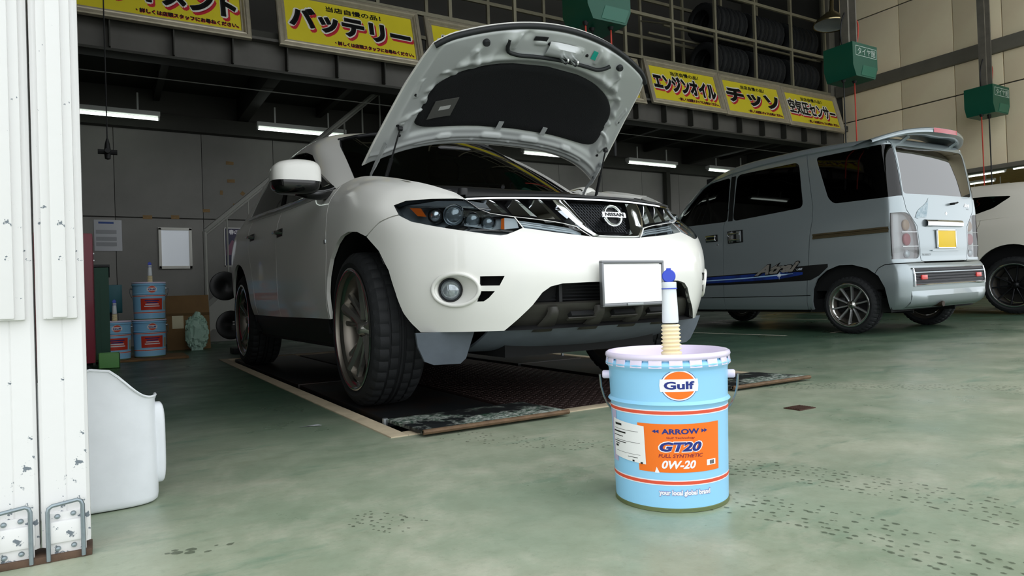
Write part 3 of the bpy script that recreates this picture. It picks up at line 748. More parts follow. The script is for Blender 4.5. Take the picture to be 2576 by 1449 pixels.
def put_wheels(parent, w, spots):
    for i, (x, y, z, side, steer, roll) in enumerate(spots):
        o = w if i == 0 else copy_tree(w, parent)
        o.location = (x, y, z); o.rotation_mode = 'ZXY' if False else 'XYZ'
        o.rotation_euler = (math.radians(roll), 0, math.radians(steer)+(math.pi if side > 0 else 0))
WM = make_wheel(MUR, .372, .293, .25, 'chrome', RIMM, mat('dark_polished_spoke', '#b9b7b2', .18, .85))
put_wheels(MUR, WM, [(-.80, 0, .376, -1, -2, 4), (.80, 0, .376, 1, -2, 20), (-.80, 2.825, .376, -1, 0, 10), (.80, 2.825, .376, 1, 0, 33)])

# ------------------------------------------------------------------ raised bonnet
HY, HZ, HA = .30, 1.15, math.radians(46.3)
def hood_pt(x, y, dz=0.):
    """closed bonnet skin: height over plan"""
    z = float(np.interp(y, [-.8, -.77, -.59, -.3, 0, .25], [.942, .95, .985, 1.06, 1.115, 1.165]))+.03*(1-(x/.77)**2)
    return (x, y, z-dz)
def hood_uv(u, v):
    xs = float(np.interp(v, [0, .08, .25, .5, .75, 1], [.640, .665, .695, .725, .75, .765])); x = u*xs
    yf = -.775+.44*x*x+(.03*(max(abs(x)-.55, 0)/.1)**2); yr = .0+.2*(abs(x)/.76)**3
    return x, yf*(1-v)+yr*v
def hood_grid(nu, nv, dz, u0=-1, u1=1, v0=0, v1=1):
    return np.array([[hood_pt(*hood_uv(u, v), dz if not callable(dz) else dz(u, v)) for u in np.linspace(u0, u1, nu)] for v in np.linspace(v0, v1, nv)])
HOOD = empty('bonnet', (0, HY, HZ), parent=MUR); HOOD.rotation_euler = (-HA, 0, 0)
HOFF = np.array([0, HY, HZ])
def hl(P): return np.asarray(P, float)-HOFF
def sm(e0, e1, x):
    t = max(0., min(1., (x-e0)/(e1-e0))); return t*t*(3-2*t)
CAPS = [(.64,.16,.57,.27,.020,.012),(.76,.30,.67,.34,.018,.012),(.82,.60,.72,.61,.014,.010),(.80,.50,.76,.55,.016,.010),(.20,.12,.14,.12,.018,.008),(.36,.07,.36,.16,.014,.008),(.55,.885,.49,.885,.022,.010),(.22,.885,.10,.885,.022,.011),(.90,.30,.87,.44,.012,.008),(.87,.66,.84,.74,.014,.010),(.30,.93,.0,.93,.010,.006),(.70,.93,.3,.93,.010,.006)]
def bonnet():
    S = hood_grid(60, 44, 0.)
    shell(hl(S), .006, (0, -.5, -1.5)).build('outer_skin', PAINT_W, HOOD, 50)
    # pressed inner frame: a raised border with a sunken middle, beads and dimples
    dim = [(-.42,.10,.05,.022),(.42,.10,.05,.022),(-.30,.06,.028,-.01),(-.56,.30,.03,.014),(.56,.30,.03,.014),(-.62,.14,.03,.012),(.62,.14,.03,.012),(-.80,.42,.025,.014),(.80,.42,.025,.014),(-.86,.62,.03,.016),(.86,.62,.03,.016)]
    def dep(u, v):
        e = min((1-abs(u))/.10, v/.05, (1-v)/.035); edge = sm(0, 1, e)       # lip at the rim
        d = .006+.030*edge
        # sunken field where the felt sits
        r = max(abs(u)/.80, 0); fv = sm(.24+.10*abs(u)**3, .30+.10*abs(u)**3, v)*(1-sm(.80, .86, v))*(1-sm(.76, .82, abs(u)))
        d -= .020*fv
        # front cross beam bead and rear flange step
        d += .012*math.exp(-((v-.235-.05*u*u)/.025)**2)*(1 if abs(u) < .7 else 0)
        d += .010*math.exp(-((v-.90)/.02)**2)
        for uu in (-.78, -.70, .70, .78):
            d += .006*math.exp(-((u-uu)/.02)**2)*(sm(.3, .4, v)-sm(.65, .75, v))
        for k, a in enumerate((-.66, -.5, .5, .66)):
            d += .010*math.exp(-((u-a-.2*(v-.25)*(1 if a > 0 else -1))/.025)**2)*math.exp(-((v-.24)/.06)**2)
        for (u0, v0, u1, v1, w, q) in CAPS:
            for sg in (-1, 1):
                a, b = sg*u0, sg*u1; du, dv = b-a, v1-v0; t = max(0., min(1., ((u-a)*du+(v-v0)*dv)/(du*du+dv*dv))); r2_ = (u-a-t*du)**2+(v-v0-t*dv)**2; d += q*math.exp(-(r2_/(w*w))**2)
        for (uu, vv, w, q) in dim: d += q*math.exp(-(((u-uu)/w)**2+((v-vv)/(w*1.0))**2))
        return d
    I = hood_grid(170, 140, dep, -.985, .985, .012, .99)
    shell(hl(I), .004, (0, -.5, 1.0)).build('inner_panel', PAINT_IN, HOOD, 60)
    # felt pad with quilted edge
    def felt(u, v): return .024+.010*sm(0, .06, min(.79-abs(u), (v-.28-.11*abs(u)**3), .825-v))
    def fpt(u, v): return np.array(hood_pt(*hood_uv(u, v), .022+.016*0))
    P = []
    for t in np.linspace(0, 2*math.pi, 72, endpoint=False):
        c, s_ = math.cos(t), math.sin(t); P.append((.79*math.copysign(abs(c)**.42, c), .555+.265*math.copysign(abs(s_)**.42, s_)))
    rings = []
    for k, (f, dz) in enumerate(((1.0, .020), (.992, .030), (.96, .036), (.8, .033), (.5, .031), (.2, .030), (.01, .030))):
        row = []
        for (u, v) in P:
            vv = .555+(v-.555)*f; uu = u*f
            if vv < .555: vv += .09*abs(uu)**3*f
            row.append(hood_pt(*hood_uv(uu, vv), dz+.004*0))
        rings.append(row)
    MB().grid(hl(np.array(rings)), wrap=True).build('felt_pad', INSUL, HOOD, 60)
    # warning plate stuck on the felt
    def hp(u, v, dz): return Vector(hl(hood_pt(*hood_uv(u, v), dz)))
    def patch(name, u0, u1, v0, v1, dz, m, th=.002, n=6, par=HOOD):
        S = hood_grid(n, n, dz, u0, u1, v0, v1); return shell(hl(S), th, (0, -.5, 1.0)).build(name, m, par, 50)
    patch('metal_plate', -.71, -.55, .55, .70, .042, mat('brushed_plate', '#8f8f8b', .35, .7), .004)
    patch('plate_sticker', -.66, -.585, .605, .635, .0435, mat('pale_sticker', '#b9bab8', .5), .001)
    patch('warning_label', -.245, -.135, .075, .105, .0405, mat('black_label', '#15161a', .4), .001)
    patch('green_label', .30, .40, .085, .145, .0405, mat('teal_label', '#12a593', .4), .001)
    # seal round the front edge
    P = [tuple(hl(hood_pt(*hood_uv(u, .016), .022))) for u in np.linspace(-.985, .985, 60)]
    MB().tube(P, .0135, 8).build('front_seal', RUBBERB, HOOD, 60)
    P = [tuple(hl(hood_pt(*hood_uv(u, v), .048))) for u, v in curve([(-.44,.09),(-.43,.13),(-.40,.18),(-.33,.205),(-.15,.215),(.1,.213),(.3,.205),(.40,.195),(.46,.165),(.50,.13)], 40)]
    MB().tube(P, .010, 8).build('latch_seal', RUBBERB, HOOD, 60)
    # latch bracket with striker loops
    L = empty('latch', parent=HOOD); q = hp(.05, .16, .046)
    S = hood_grid(12, 8, lambda u, v: .040+.030*math.exp(-((u-.04)/.13)**4)*sm(.10, .13, v)*(1-sm(.185, .2, v)), -.10, .22, .10, .205); MB().grid(hl(S)).build('latch_plate', PAINT_IN, L, 50)
    for du in (-.005, .085):
        a = hp(.04+du, .165, .05); b = hp(.04+du, .20, .05); c = hp(.04+du, .195, .11); d = hp(.04+du, .17, .115)
        MB().tube(curve([a, (a+d)/2, d, c, (c+b)/2, b], 16), .006, 8).build('striker', CHROME, L, 60)
    # rubber stops, holes
    for u, v in ((-.62,.10),(.62,.10)):
        p = hp(u*.97, v, .058); MB().lathe([(.0001, .0), (.013, .0), (.018, .01), (.018, .03)], 20, 'z').build('bump_stop', RUBBERB, HOOD, 50).location = p
    for u, v in ((-.885,.42),(-.85,.78),(.885,.42),(.85,.78),(-.9,.66),(.9,.66),(.26,.135),(-.1,.12)):
        p = hp(u, v, .0415); MB().lathe([(.0001, 0), (.007, 0), (.009, .006)], 14, 'z').build('fixing_hole', VOID, HOOD, 50).location = p
    for u in (-.13, .25):      # clips pointing at the felt
        patch('felt_clip', u-.02, u+.02, .76, .83, .043, PAINT_IN, .003)
    for s in (-1, 1):
        # hinge arm: from the bonnet corner down to the bulkhead
        H = empty('hinge', parent=HOOD); a = Vector(hl(hood_pt(s*.70, .02, .045))); b = Vector(hl(hood_pt(s*.715, .17, .05)))
        back = lambda p: Matrix.Rotation(HA, 3, 'X') @ (Vector(p)-Vector((0, HY, HZ)))
        c = back((s*.715, .235, 1.18)); d = back((s*.715, .30, 1.10))
        rows = []
        for p, w in ((a, .030), (b, .028), ((b+c)/2, .02), (c, .016), (d, .013)): rows.append([(p.x-.003, p.y-0, p.z-w/2), (p.x+.003, p.y, p.z-w/2), (p.x+.003, p.y, p.z+w/2), (p.x-.003, p.y, p.z+w/2)])
        MB().grid(np.array(rows), wrap=True).build('hinge_arm', PAINT_IN, H, 40)
        for f in (.1, .75):
            p = a.lerp(b, f); MB().lathe([(.0001, -s*.010), (.008, -s*.009), (.009, 0)], 8, 'x', p).build('hinge_bolt', LEAD, H)
        # gas strut
        T = empty('gas_strut', parent=HOOD); p0 = Vector(hl((s*.672, *( -.055, 0)))) ; top = hp(s*.885, .68, .055); bot = back((s*.695, .12, 1.09))
        MB().tube([top, top.lerp(bot, .55)], .0045, 8).build('strut_rod', BLACKP, T); MB().tube([top.lerp(bot, .5), bot], .0095, 10).build('strut_cylinder', BLACKP, T)
        MB().lathe([(.0001, -.012), (.011, -.010), (.012, .01), (.0001, .012)], 12, 'x', top).build('strut_socket', BLACKP, T, 50)
bonnet()

# ------------------------------------------------------------------ cabin, mirrors, engine bay
def both(h): return [(-x, y, z) for x, y, z in h[:0:-1]]+h
def superell(c, r, e=.5, nu=28, nv=16, v0=-math.pi/2, v1=math.pi/2):
    f = lambda t, e: math.copysign(abs(t)**e, t); P = []
    for v in np.linspace(v0, v1, nv):
        P.append([(c[0]+r[0]*f(math.cos(v), e)*f(math.cos(u), e), c[1]+r[1]*f(math.cos(v), e)*f(math.sin(u), e), c[2]+r[2]*f(math.sin(v), e)) for u in np.linspace(0, 2*math.pi, nu, endpoint=False)])
    return np.array(P)
def cabin():
    K = [[(.76,.33,1.125),(.70,.68,1.34),(.635,1.0,1.51),(.60,1.09,1.555),(.35,1.0,1.60),(0,.96,1.615)],
         [(.86,.50,1.105),(.785,.80,1.33),(.70,1.12,1.53),(.635,1.2,1.585),(.35,1.22,1.645),(0,1.25,1.66)],
         [(.883,1.0,1.107),(.815,1.15,1.34),(.71,1.4,1.57),(.64,1.45,1.62),(.35,1.6,1.68),(0,1.6,1.69)],
         [(.884,1.6,1.127),(.82,1.65,1.36),(.715,1.75,1.58),(.645,1.8,1.635),(.35,2.0,1.69),(0,2.0,1.70)],
         [(.884,2.2,1.152),(.815,2.2,1.38),(.71,2.2,1.575),(.64,2.2,1.63),(.35,2.4,1.68),(0,2.4,1.69)],
         [(.879,2.7,1.167),(.80,2.65,1.38),(.69,2.6,1.56),(.62,2.6,1.61),(.35,2.8,1.655),(0,2.8,1.66)],
         [(.86,3.1,1.182),(.76,3.05,1.37),(.66,3.0,1.53),(.6,3.0,1.57),(.35,3.1,1.61),(0,3.1,1.62)],
         [(.80,3.52,1.2),(.70,3.34,1.36),(.6,3.2,1.49),(.56,3.16,1.53),(.3,3.24,1.58),(0,3.26,1.59)]]
    rows = [both([K[i][j] for j in range(6)][::-1]) for i in range(8)]   # columns: across the car, rows: along
    S = tensor(rows, 90, 60)
    DLO = [(.56,1.135),(1.0,1.14),(1.6,1.16),(2.2,1.185),(2.66,1.205),(2.50,1.36),(2.28,1.49),(1.9,1.545),(1.6,1.54),(1.32,1.50),(1.1,1.44),(.84,1.30)]
    cut = MB()
    for s in (-1, 1): cut.prism(DLO, s*.4, s*1.2, fX)
    cc = tmp(cut)
    me = boolmesh(shell(S, .015, (0, 1.6, 1.2)), [cc], 'DIFFERENCE', True); link('roof_and_pillars', me, PAINT_W, MUR, 45)
    me = boolmesh(shell(S, .004, (0, 1.6, 1.2), -.004), [cc], 'INTERSECT'); 
    for pm, c, d in islands(me):
        if d.max() > .2: link('side_window', pm, DGLASS, MUR, 60)
    for s in (-1, 1):   # dark pillar between the doors, window surround
        P = curve([(s*.878,.545,1.128),(s*.888,1.0,1.135),(s*.888,1.6,1.155),(s*.887,2.2,1.18),(s*.872,2.67,1.20)], 30); MB().tube(P, .011, 6).build('window_seal', CHROME, MUR, 60)
        P = [(s*.862,1.53,1.15),(s*.80,1.56,1.36),(s*.735,1.60,1.52)]; MB().tube(curve(P, 10), .03, 6).build('door_pillar', GLOSSB, MUR, 60)
        MB().prism([(.42,1.12),(.60,1.135),(.80,1.285),(.76,1.28)], s*.845, s*.86, fX).build('mirror_sail', GLOSSB, MUR)
    # windscreen, cowl and rear window
    W = [both([(0,.05,1.105),(.25,.075,1.108),(.48,.16,1.115),(.66,.30,1.125),(.745,.40,1.135)]), both([(0,.35,1.30),(.25,.375,1.298),(.46,.45,1.29),(.63,.56,1.275),(.70,.64,1.27)]),
         both([(0,.66,1.475),(.24,.685,1.47),(.43,.745,1.455),(.59,.84,1.43),(.655,.90,1.415)]), both([(0,.965,1.608),(.22,.985,1.603),(.40,1.02,1.59),(.545,1.075,1.565),(.605,1.10,1.55)])]
    WS = tensor(W, 50, 24); MB().grid(WS).build('windscreen', GLASS, MUR, 60)
    fr = MB()
    for s in (0, 1): fr.tube([tuple(p) for p in WS[:, 0 if s == 0 else -1]], .013, 6)
    fr.build('windscreen_edge', BLACKP, MUR, 60); MB().tube([tuple(p) for p in WS[-1]], .012, 6).build('windscreen_header', BLACKP, MUR, 60)
    R = [both([(0,3.27,1.585),(.3,3.25,1.575),(.56,3.17,1.525)]), both([(0,3.45,1.40),(.33,3.43,1.395),(.66,3.38,1.36)]), both([(0,3.66,1.2),(.4,3.63,1.2),(.80,3.53,1.2)])]
    MB().grid(tensor(R, 20, 10)).build('rear_window', DGLASS, MUR, 60)
    # black cowl under the windscreen, reaching forward over the bulkhead
    Cw = [both([(0,.10,1.112),(.3,.13,1.114),(.55,.24,1.122),(.73,.41,1.137)]), both([(0,.03,1.100),(.3,.05,1.102),(.55,.13,1.108),(.74,.28,1.125)]), both([(0,-.03,1.095),(.3,-.02,1.097),(.55,.04,1.10),(.72,.15,1.11)]), both([(0,-.10,1.06),(.3,-.09,1.062),(.55,-.05,1.065),(.71,.02,1.075)]), both([(0,-.12,.98),(.3,-.11,.98),(.55,-.07,.98),(.70,-.02,.98)])]
    MB().grid(tensor(Cw, 40, 20)).build('cowl', BLACKP, MUR, 40)
    for x0, x1 in ((-.45, .05), (.1, .62)):
        y = lambda x: .10+.45*(abs(x)**2)*.8
        w = MB(); w.tube(curve([(x0, y(x0)+.02, 1.135), ((x0+x1)/2, y((x0+x1)/2)+.03, 1.14), (x1, y(x1)+.06, 1.15)], 8), .008, 6); w.tube([(x1, y(x1)+.06, 1.15), (x1-.06, y(x1)-.04, 1.12)], .011, 6); w.build('wiper', BLACKP, MUR)
    # engine bay: slam panel, covers, strut caps
    sp = both([(0,-.70,.925),(.2,-.69,.927),(.4,-.63,.93),(.55,-.54,.94)])
    A = np.array([sp, [(x*.98, y+.10, z+.012) for x, y, z in sp], [(x*.97, y+.12, z-.06) for x, y, z in sp]]); MB().grid(tensor(A, 40, 8)).build('radiator_cover', BLACKP, MUR, 40)
    MB().box((.02, -.33, .93), (.52, .42, .10), None, .04).build('engine_cover', mat('engine_cover', '#222325', .45), MUR)
    MB().box((.46, -.30, .92), (.22, .30, .18), None, .03).build('battery_box', BLACKP, MUR)
    MB().box((-.46, -.28, .92), (.24, .3, .14), None, .04).build('air_box', BLACKP, MUR)
    MB().b2((-.68, -.62, .62), (.68, .0, .82)).build('engine_block', VOID, MUR)
    for s in (-1, 1):
        m = MB().lathe([(.0001, .04), (.02, .04), (.024, .03), (.03, 0), (.05, -.01)], 18, 'z', (s*.60, -.42, .965)); m.build('strut_cap', BLACKP, MUR, 50)
        m = MB(); rows = [[(s*.735,y,z-.004), (s*.69,y,z-.02), (s*.665,y,z-.10), (s*.66,y,.75)] for y, z in ((-.3,1.06),(-.15,1.09),(0,1.115),(.2,1.16))]; m.grid(np.array(rows)); m.build('wing_rail', PAINT_W, MUR)
        m = MB(); rows = [[(s*.64,y,z-.01), (s*.60,y,z-.03), (s*.58,y,z-.12), (s*.58,y,.75)] for y, z in ((-.47,1.0),(-.4,1.02),(-.3,1.05))]; m.grid(np.array(rows)); m.build('wing_ledge', BLACKP, MUR)
    cap = MB(); cap.lathe([(.0001,.035),(.022,.035),(.025,.02),(.025,.005),(.032,0),(.032,-.02)], 20, 'z', (-.56,-.50,.965)); cap.build('washer_cap', BLACKP, MUR, 40)
    MB().box((-.53,-.52,.955), (.06,.03,.012), None, .003).build('latch_tab', PLATEW, MUR)
    # inside
    MB().grid(tensor([both([(0,.12,1.085),(.4,.2,1.085),(.70,.42,1.09)]), both([(0,.45,1.10),(.4,.5,1.10),(.76,.62,1.10)]), both([(0,.75,1.06),(.4,.75,1.06),(.8,.80,1.05)]), both([(0,.80,.8),(.4,.80,.8),(.84,.85,.8)])], 30, 16)).build('dashboard', mat('dash_dark', '#1a1b1b', .7), MUR, 60)
    MB().grid(superell((-.02,.62,1.43), (.125,.02,.035), .5)).build('rear_view_mirror', GLOSSB, MUR, 60)
    for x in (-.38, .38):
        st = MB(); st.grid(superell((x,1.55,1.05), (.25,.10,.38), .5)); st.grid(superell((x,1.60,1.50), (.13,.05,.09), .6)); st.grid(superell((x,1.30,.75), (.25,.30,.12), .5)); st.build('seat', mat('seat_cloth', '#2a2927', .9), MUR, 60)
    m = MB(); m.lathe([(.17,-.012),(.185,0),(.17,.012),(.158,0)], 36, 'z', closed=True); w = m.build('steering_wheel', BLACKP, MUR, 60); w.location = (-.38,.85,1.10); w.rotation_euler = (math.radians(65), 0, 0)
    MB().b2((-.80,.5,.42), (.80,3.3,.55)).build('cabin_floor', VOID, MUR)
    for s in (-1, 1):
        m = MB(); m.b2((s*.86-.01,.45,.45), (s*.86+.01,3.3,1.08)); m.build('door_lining', VOID, MUR)
    # door mirrors, handles, repeater
    for s in (-1, 1):
        c = (s*1.068, .40, 1.168) if s < 0 else (.972, .62, 1.165); r = (.125, .085, .088) if s < 0 else (.07, .125, .088)     # the far mirror is folded in
        M = empty('door_mirror', parent=MUR)
        def twist(P):
            Q = P.copy(); d = (Q[..., 0]-c[0])*s; Q[..., 1] += .35*d*1.0*(d > 0)*d+.05*d; Q[..., 2] -= .12*np.abs(d)*(Q[..., 2] > c[2])*(d > 0); return Q
        MB().grid(twist(superell(c, r, .55, v0=-.12)), wrap=True).build('housing', PAINT_W, M, 60)
        MB().grid(twist(superell((c[0], c[1]+.004, c[2]-.002), (r[0]-.003, r[1]-.002, .090), .55, v1=-.10)), wrap=True).build('lower_cover', GLOSSB, M, 60)
        MB().grid(superell((c[0], c[1]+.07, c[2]), (.105, .012, .07), .5) if s < 0 else superell((c[0]-.058, c[1], c[2]), (.010, .105, .07), .5)).build('mirror_glass', CHROME, M, 60)
        MB().tube(curve([(s*1.06,.41,1.10),(s*.97,.42,1.085),(s*.90,.44,1.10),(s*.86,.46,1.12)] if s < 0 else [(.97,.58,1.09),(.93,.53,1.085),(.89,.49,1.10),(.86,.47,1.12)], 10), [.03]*5+[.034]*5, 10).build('arm', GLOSSB, M, 60)
        for y, z in ((1.40, .972), (2.30, 1.02)):
            H = empty('door_handle', (s*.926, y, z), parent=MUR)
            MB().tube(curve([(0,-.07,-.004),(s*.03,-.05,0),(s*.034,0,.003),(s*.03,.05,.004),(0,.07,.004)], 14), .011, 8).build('grip', CHROME, H, 60)
            MB().box((0,0,0), (.008,.15,.05), None, .003).build('recess', BLACKP, H)
        MB().box((s*.94, .342, .827), (.012, .03, .022), None, .005).build('side_repeater', LEAD, MUR)
cabin()

# ------------------------------------------------------------------ yellow shop signs along the mezzanine edge
YEL = mat('sign_yellow', '#e2d22c', .45, var=.04, vscale=3)
FRM = mat('sign_frame', '#b3aa95', .38, .45, var=.12, vscale=12)
INKB = mat('sign_ink_black', '#111110', .5); INKW = mat('sign_ink_white', '#e9e7de', .5); INKR = mat('sign_ink_red', '#c62435', .5)
FOOT = '・詳しくは店頭スタッフにお尋ねください。'; HEADT = '当店自慢の品！'
def make_sign(x0, x1, zb, main, label, tilt=15., narrow=1., hid=False, foot=True, dx=0., w_main=.94):
    w = x1-x0; h = .765
    S = thing('shop_sign', label, 'sign', ((x0+x1)/2, YM-.10, zb), 0, 'yellow shop signs along the mezzanine'); S.rotation_euler = (math.radians(-tilt), 0, 0)
    MB().b2((-w/2+.02, .0, .02), (w/2-.02, .02, h-.02)).build('backboard', FRM, S)
    prof = [(0, .012), (0, -.030), (.012, -.038), (.040, -.040), (.050, -.030), (.062, -.034), (.078, -.012), (.092, -.014), (.098, -.002), (.098, .012)]
    R = [[(-w/2+a, b, a), (w/2-a, b, a), (w/2-a, b, h-a), (-w/2+a, b, h-a)] for a, b in prof]
    MB().grid(np.array(R), wrap=True).build('frame', FRM, S, 20)
    iw, ih = w-.19, h-.19; cz = h/2
    MB().b2((-iw/2-.01, -.002, cz-ih/2-.01), (iw/2+.01, .004, cz+ih/2+.01)).build('yellow_panel', YEL, S)
    rx = rm('X', 90)
    def put(name, body, m, px, pz, width, height, d, bold=0., skew=0., spread=0.):
        me = text_mesh(body, 1., bold); sz = text_w(me)
        for v in me.vertices: v.co.x = v.co.x*width/sz[0]; v.co.y = v.co.y*height/sz[1]+v.co.x*skew
        if spread:      # thicker strokes: the same letters laid several times, slightly shifted
            vs = [tuple(v.co) for v in me.vertices]; fs = [tuple(p.vertices) for p in me.polygons]; q = MB()
            for k in range(10):
                a = 2*math.pi*k/10; q.add([(x+spread*math.cos(a), y+spread*math.sin(a), z-.00002*k) for x, y, z in vs], fs)
            q.add(vs, fs); me = q.mesh(name)
        o = link(name, me, m, S, 0); o.matrix_basis = Matrix.Translation((px, -.003-d, pz)) @ rx.to_4x4(); return o
    put('sign_title', HEADT, INKB, .02*w, cz+ih*.36, iw*.43, ih*.115, .001, .0, 0, .0028)
    if main:
        mw, mh = iw*w_main, ih*.47; c = cz+ih*.02
        put('main_shadow', main, INKR, dx+.020, c-.034, mw, mh, .0005, 0., -.03, .026)
        put('main_outline', main, INKW, dx, c, mw, mh, .0012, 0., -.03, .028)
        put('main_lettering', main, INKB, dx, c, mw, mh, .002, .03 if '空' not in main else .0, -.03, .008 if '空' not in main else .009)
    if foot:
        put('footer_shadow', FOOT, INKR, iw*.165+.005, cz-ih*.40-.006, iw*.63, ih*.085, .0006, .0, 0, .0025)
        put('footer', FOOT, INKB, iw*.165, cz-ih*.40, iw*.63, ih*.085, .0012, .0, 0, .0022)
    return S
def X7(x): return x*KM
zb = mz(3.05)-.01
make_sign(X7(-.26), X7(1.29), zb+.03, 'アライメント', 'yellow framed sign beside the white gate, its top cut off by the picture edge')
make_sign(X7(1.55), X7(3.11), zb+.02, 'バッテリー', 'yellow framed sign with バッテリー in black letters left of the raised bonnet')
make_sign(X7(3.19), X7(4.72), zb, 'サ', 'yellow framed sign mostly hidden behind the raised bonnet, its top left corner showing', dx=-.55, w_main=.17)
make_sign(X7(4.80), X7(6.36), zb-.02, None, 'framed sign showing only its right edge past the bonnet')
make_sign(X7(6.47), X7(7.92), zb+.02, 'エンジンオイル', 'yellow framed sign reading エンジンオイル just right of the bonnet')
make_sign(X7(7.93), X7(9.35), zb+.01, 'チッソ', 'yellow framed sign reading チッソ, second from the right wall')
make_sign(X7(9.36), X7(10.80), zb, '空気圧センサー', 'yellow framed sign reading 空気圧センサー, nearest the right wall')

# ------------------------------------------------------------------ tyre racks on the mezzanine
RK = mat('rack_angle_steel', '#8a8570', .55, .2, var=.1, vscale=8)
def rack():
    y0 = YM+.25; y1 = YM+1.0; zd = mz(3.12)+.10
    R = thing('tyre_rack', 'olive steel tyre rack standing on the mezzanine behind the yellow signs', 'rack', (0, 0, 0))
    post = MB().b2((-.022, -.022, 0), (.022, .022, 2.9)).mesh('post', True)
    px = [1.66, 2.7, 3.65, 4.65, 5.6, 6.55, 7.50, 8.02*1.0, 9.05, 10.05, 11.05]
    px = [X7(7.2)+(i-6)*1.003 for i in range(0, 11)]
    for y in (y0, y1):
        for x in px: link('post', post, RK, R).location = (x, y, zd)
        for z in (mz(3.80), mz(4.42), mz(5.02)): MB().b2((px[0]-.03, y-.02, z-.025), (px[-1]+.8, y+.02, z+.025)).build('rail', RK, R)
    for z in (mz(3.80), mz(4.42)):
        for dy in (-.18, .18): MB().b2((px[6], (y0+y1)/2+dy-.015, z-.01), (px[-1]+.3, (y0+y1)/2+dy+.015, z+.02)).build('tyre_rail', RK, R)
    for x in px[::2]:
        for z in (mz(4.42),): MB().tube([(x, y0, z-.05), (x, y1, z+.28)], .014, 5).build('brace', RK, R)
    return px, y0, y1
RPX, RY0, RY1 = rack()
def tyres():
    me = tyre_mesh(.33, .21, .205, 72, True); first = True
    rows = ((mz(3.80), 'lower'), (mz(4.42), 'upper')); n = 0
    nm = ['first', 'second', 'third', 'fourth']
    for zr, rn in rows:
        for b in range(3):
            xb = RPX[7]+b*1.003
            for k in range(4):
                x = xb+.14+k*.225
                o = link('spare_tyre', me, RUBBER, None, 30); o.location = (x, (RY0+RY1)/2, zr+.02+.292); o.rotation_euler = (random.random()*6, 0, 0)
                tag(o, '%s tyre from the left, %s tier, %s' % (nm[k], rn, ('rack bay above the engine oil sign', 'rack bay beside the lamp bay', 'rack bay nearest right wall')[b]), 'tyre', 'tyres stored on the mezzanine rack')
    return me
tyres()

# ------------------------------------------------------------------ fluorescent lights under the mezzanine
def fluo(x0, y0, z, L, axis, label, grp, dirx=True, s=9.):
    F = thing('fluorescent_light', label, 'light', (x0, y0, z), 0 if axis == 'x' else math.pi/2, grp)
    MB().b2((0, -.06, .02), (L, .06, .075), .004).build('housing', mat('fixture_white', '#bdbfba', .5), F)
    MB().tube([(.02, 0, -.008), (L-.02, 0, -.008)], .0185, 10).build('tube', mat('lit_tube', '#ffffff', .4, emit='#f2fff6', estr=3.), F)
    for x in (.012, L-.012): MB().box((x, 0, .004), (.02, .05, .06), None, .004).build('socket', mat('fixture_white', '#bdbfba', .5), F)
    MB().b2((L*.2-.01, -.01, .07), (L*.2+.01, .01, .30)).build('hanger', mat('fixture_white', '#bdbfba', .5), F); MB().b2((L*.8-.01, -.01, .07), (L*.8+.01, .01, .30)).build('hanger', mat('fixture_white', '#bdbfba', .5), F)
for x, d in ((-.56, 'lit fluorescent tube under the mezzanine next to the white gate'), (1.82, 'lit fluorescent tube under the mezzanine left of the raised bonnet'), (4.15, 'lit fluorescent tube glimpsed under the bonnet above the windscreen'),
             (6.05, 'lit fluorescent tube behind the bonnet hinge, mostly hidden'), (8.32, 'lit fluorescent tube right of the bonnet above the back wall'), (10.40, 'lit fluorescent tube half hidden by the silver van roof')):
    fluo(x, 9.6, 2.88, 1.22, 'x', d, 'fluorescent lights under the mezzanine')
for i, (x, y, d) in enumerate(((21.1, 8.9, 'left one of the two tubes nearest in the far hall beyond the van'), (20.9, 7.4, 'lit tube at the right picture edge in the far hall'), (22.8, 9.9, 'short looking middle tube in the far hall above the white car'), (24.4, 10.2, 'lowest looking tube in the far hall just above the white car roof'))):
    fluo(x, y, 3.42, 1.25, 'y', d, 'fluorescent lights in the far hall', s=7.)

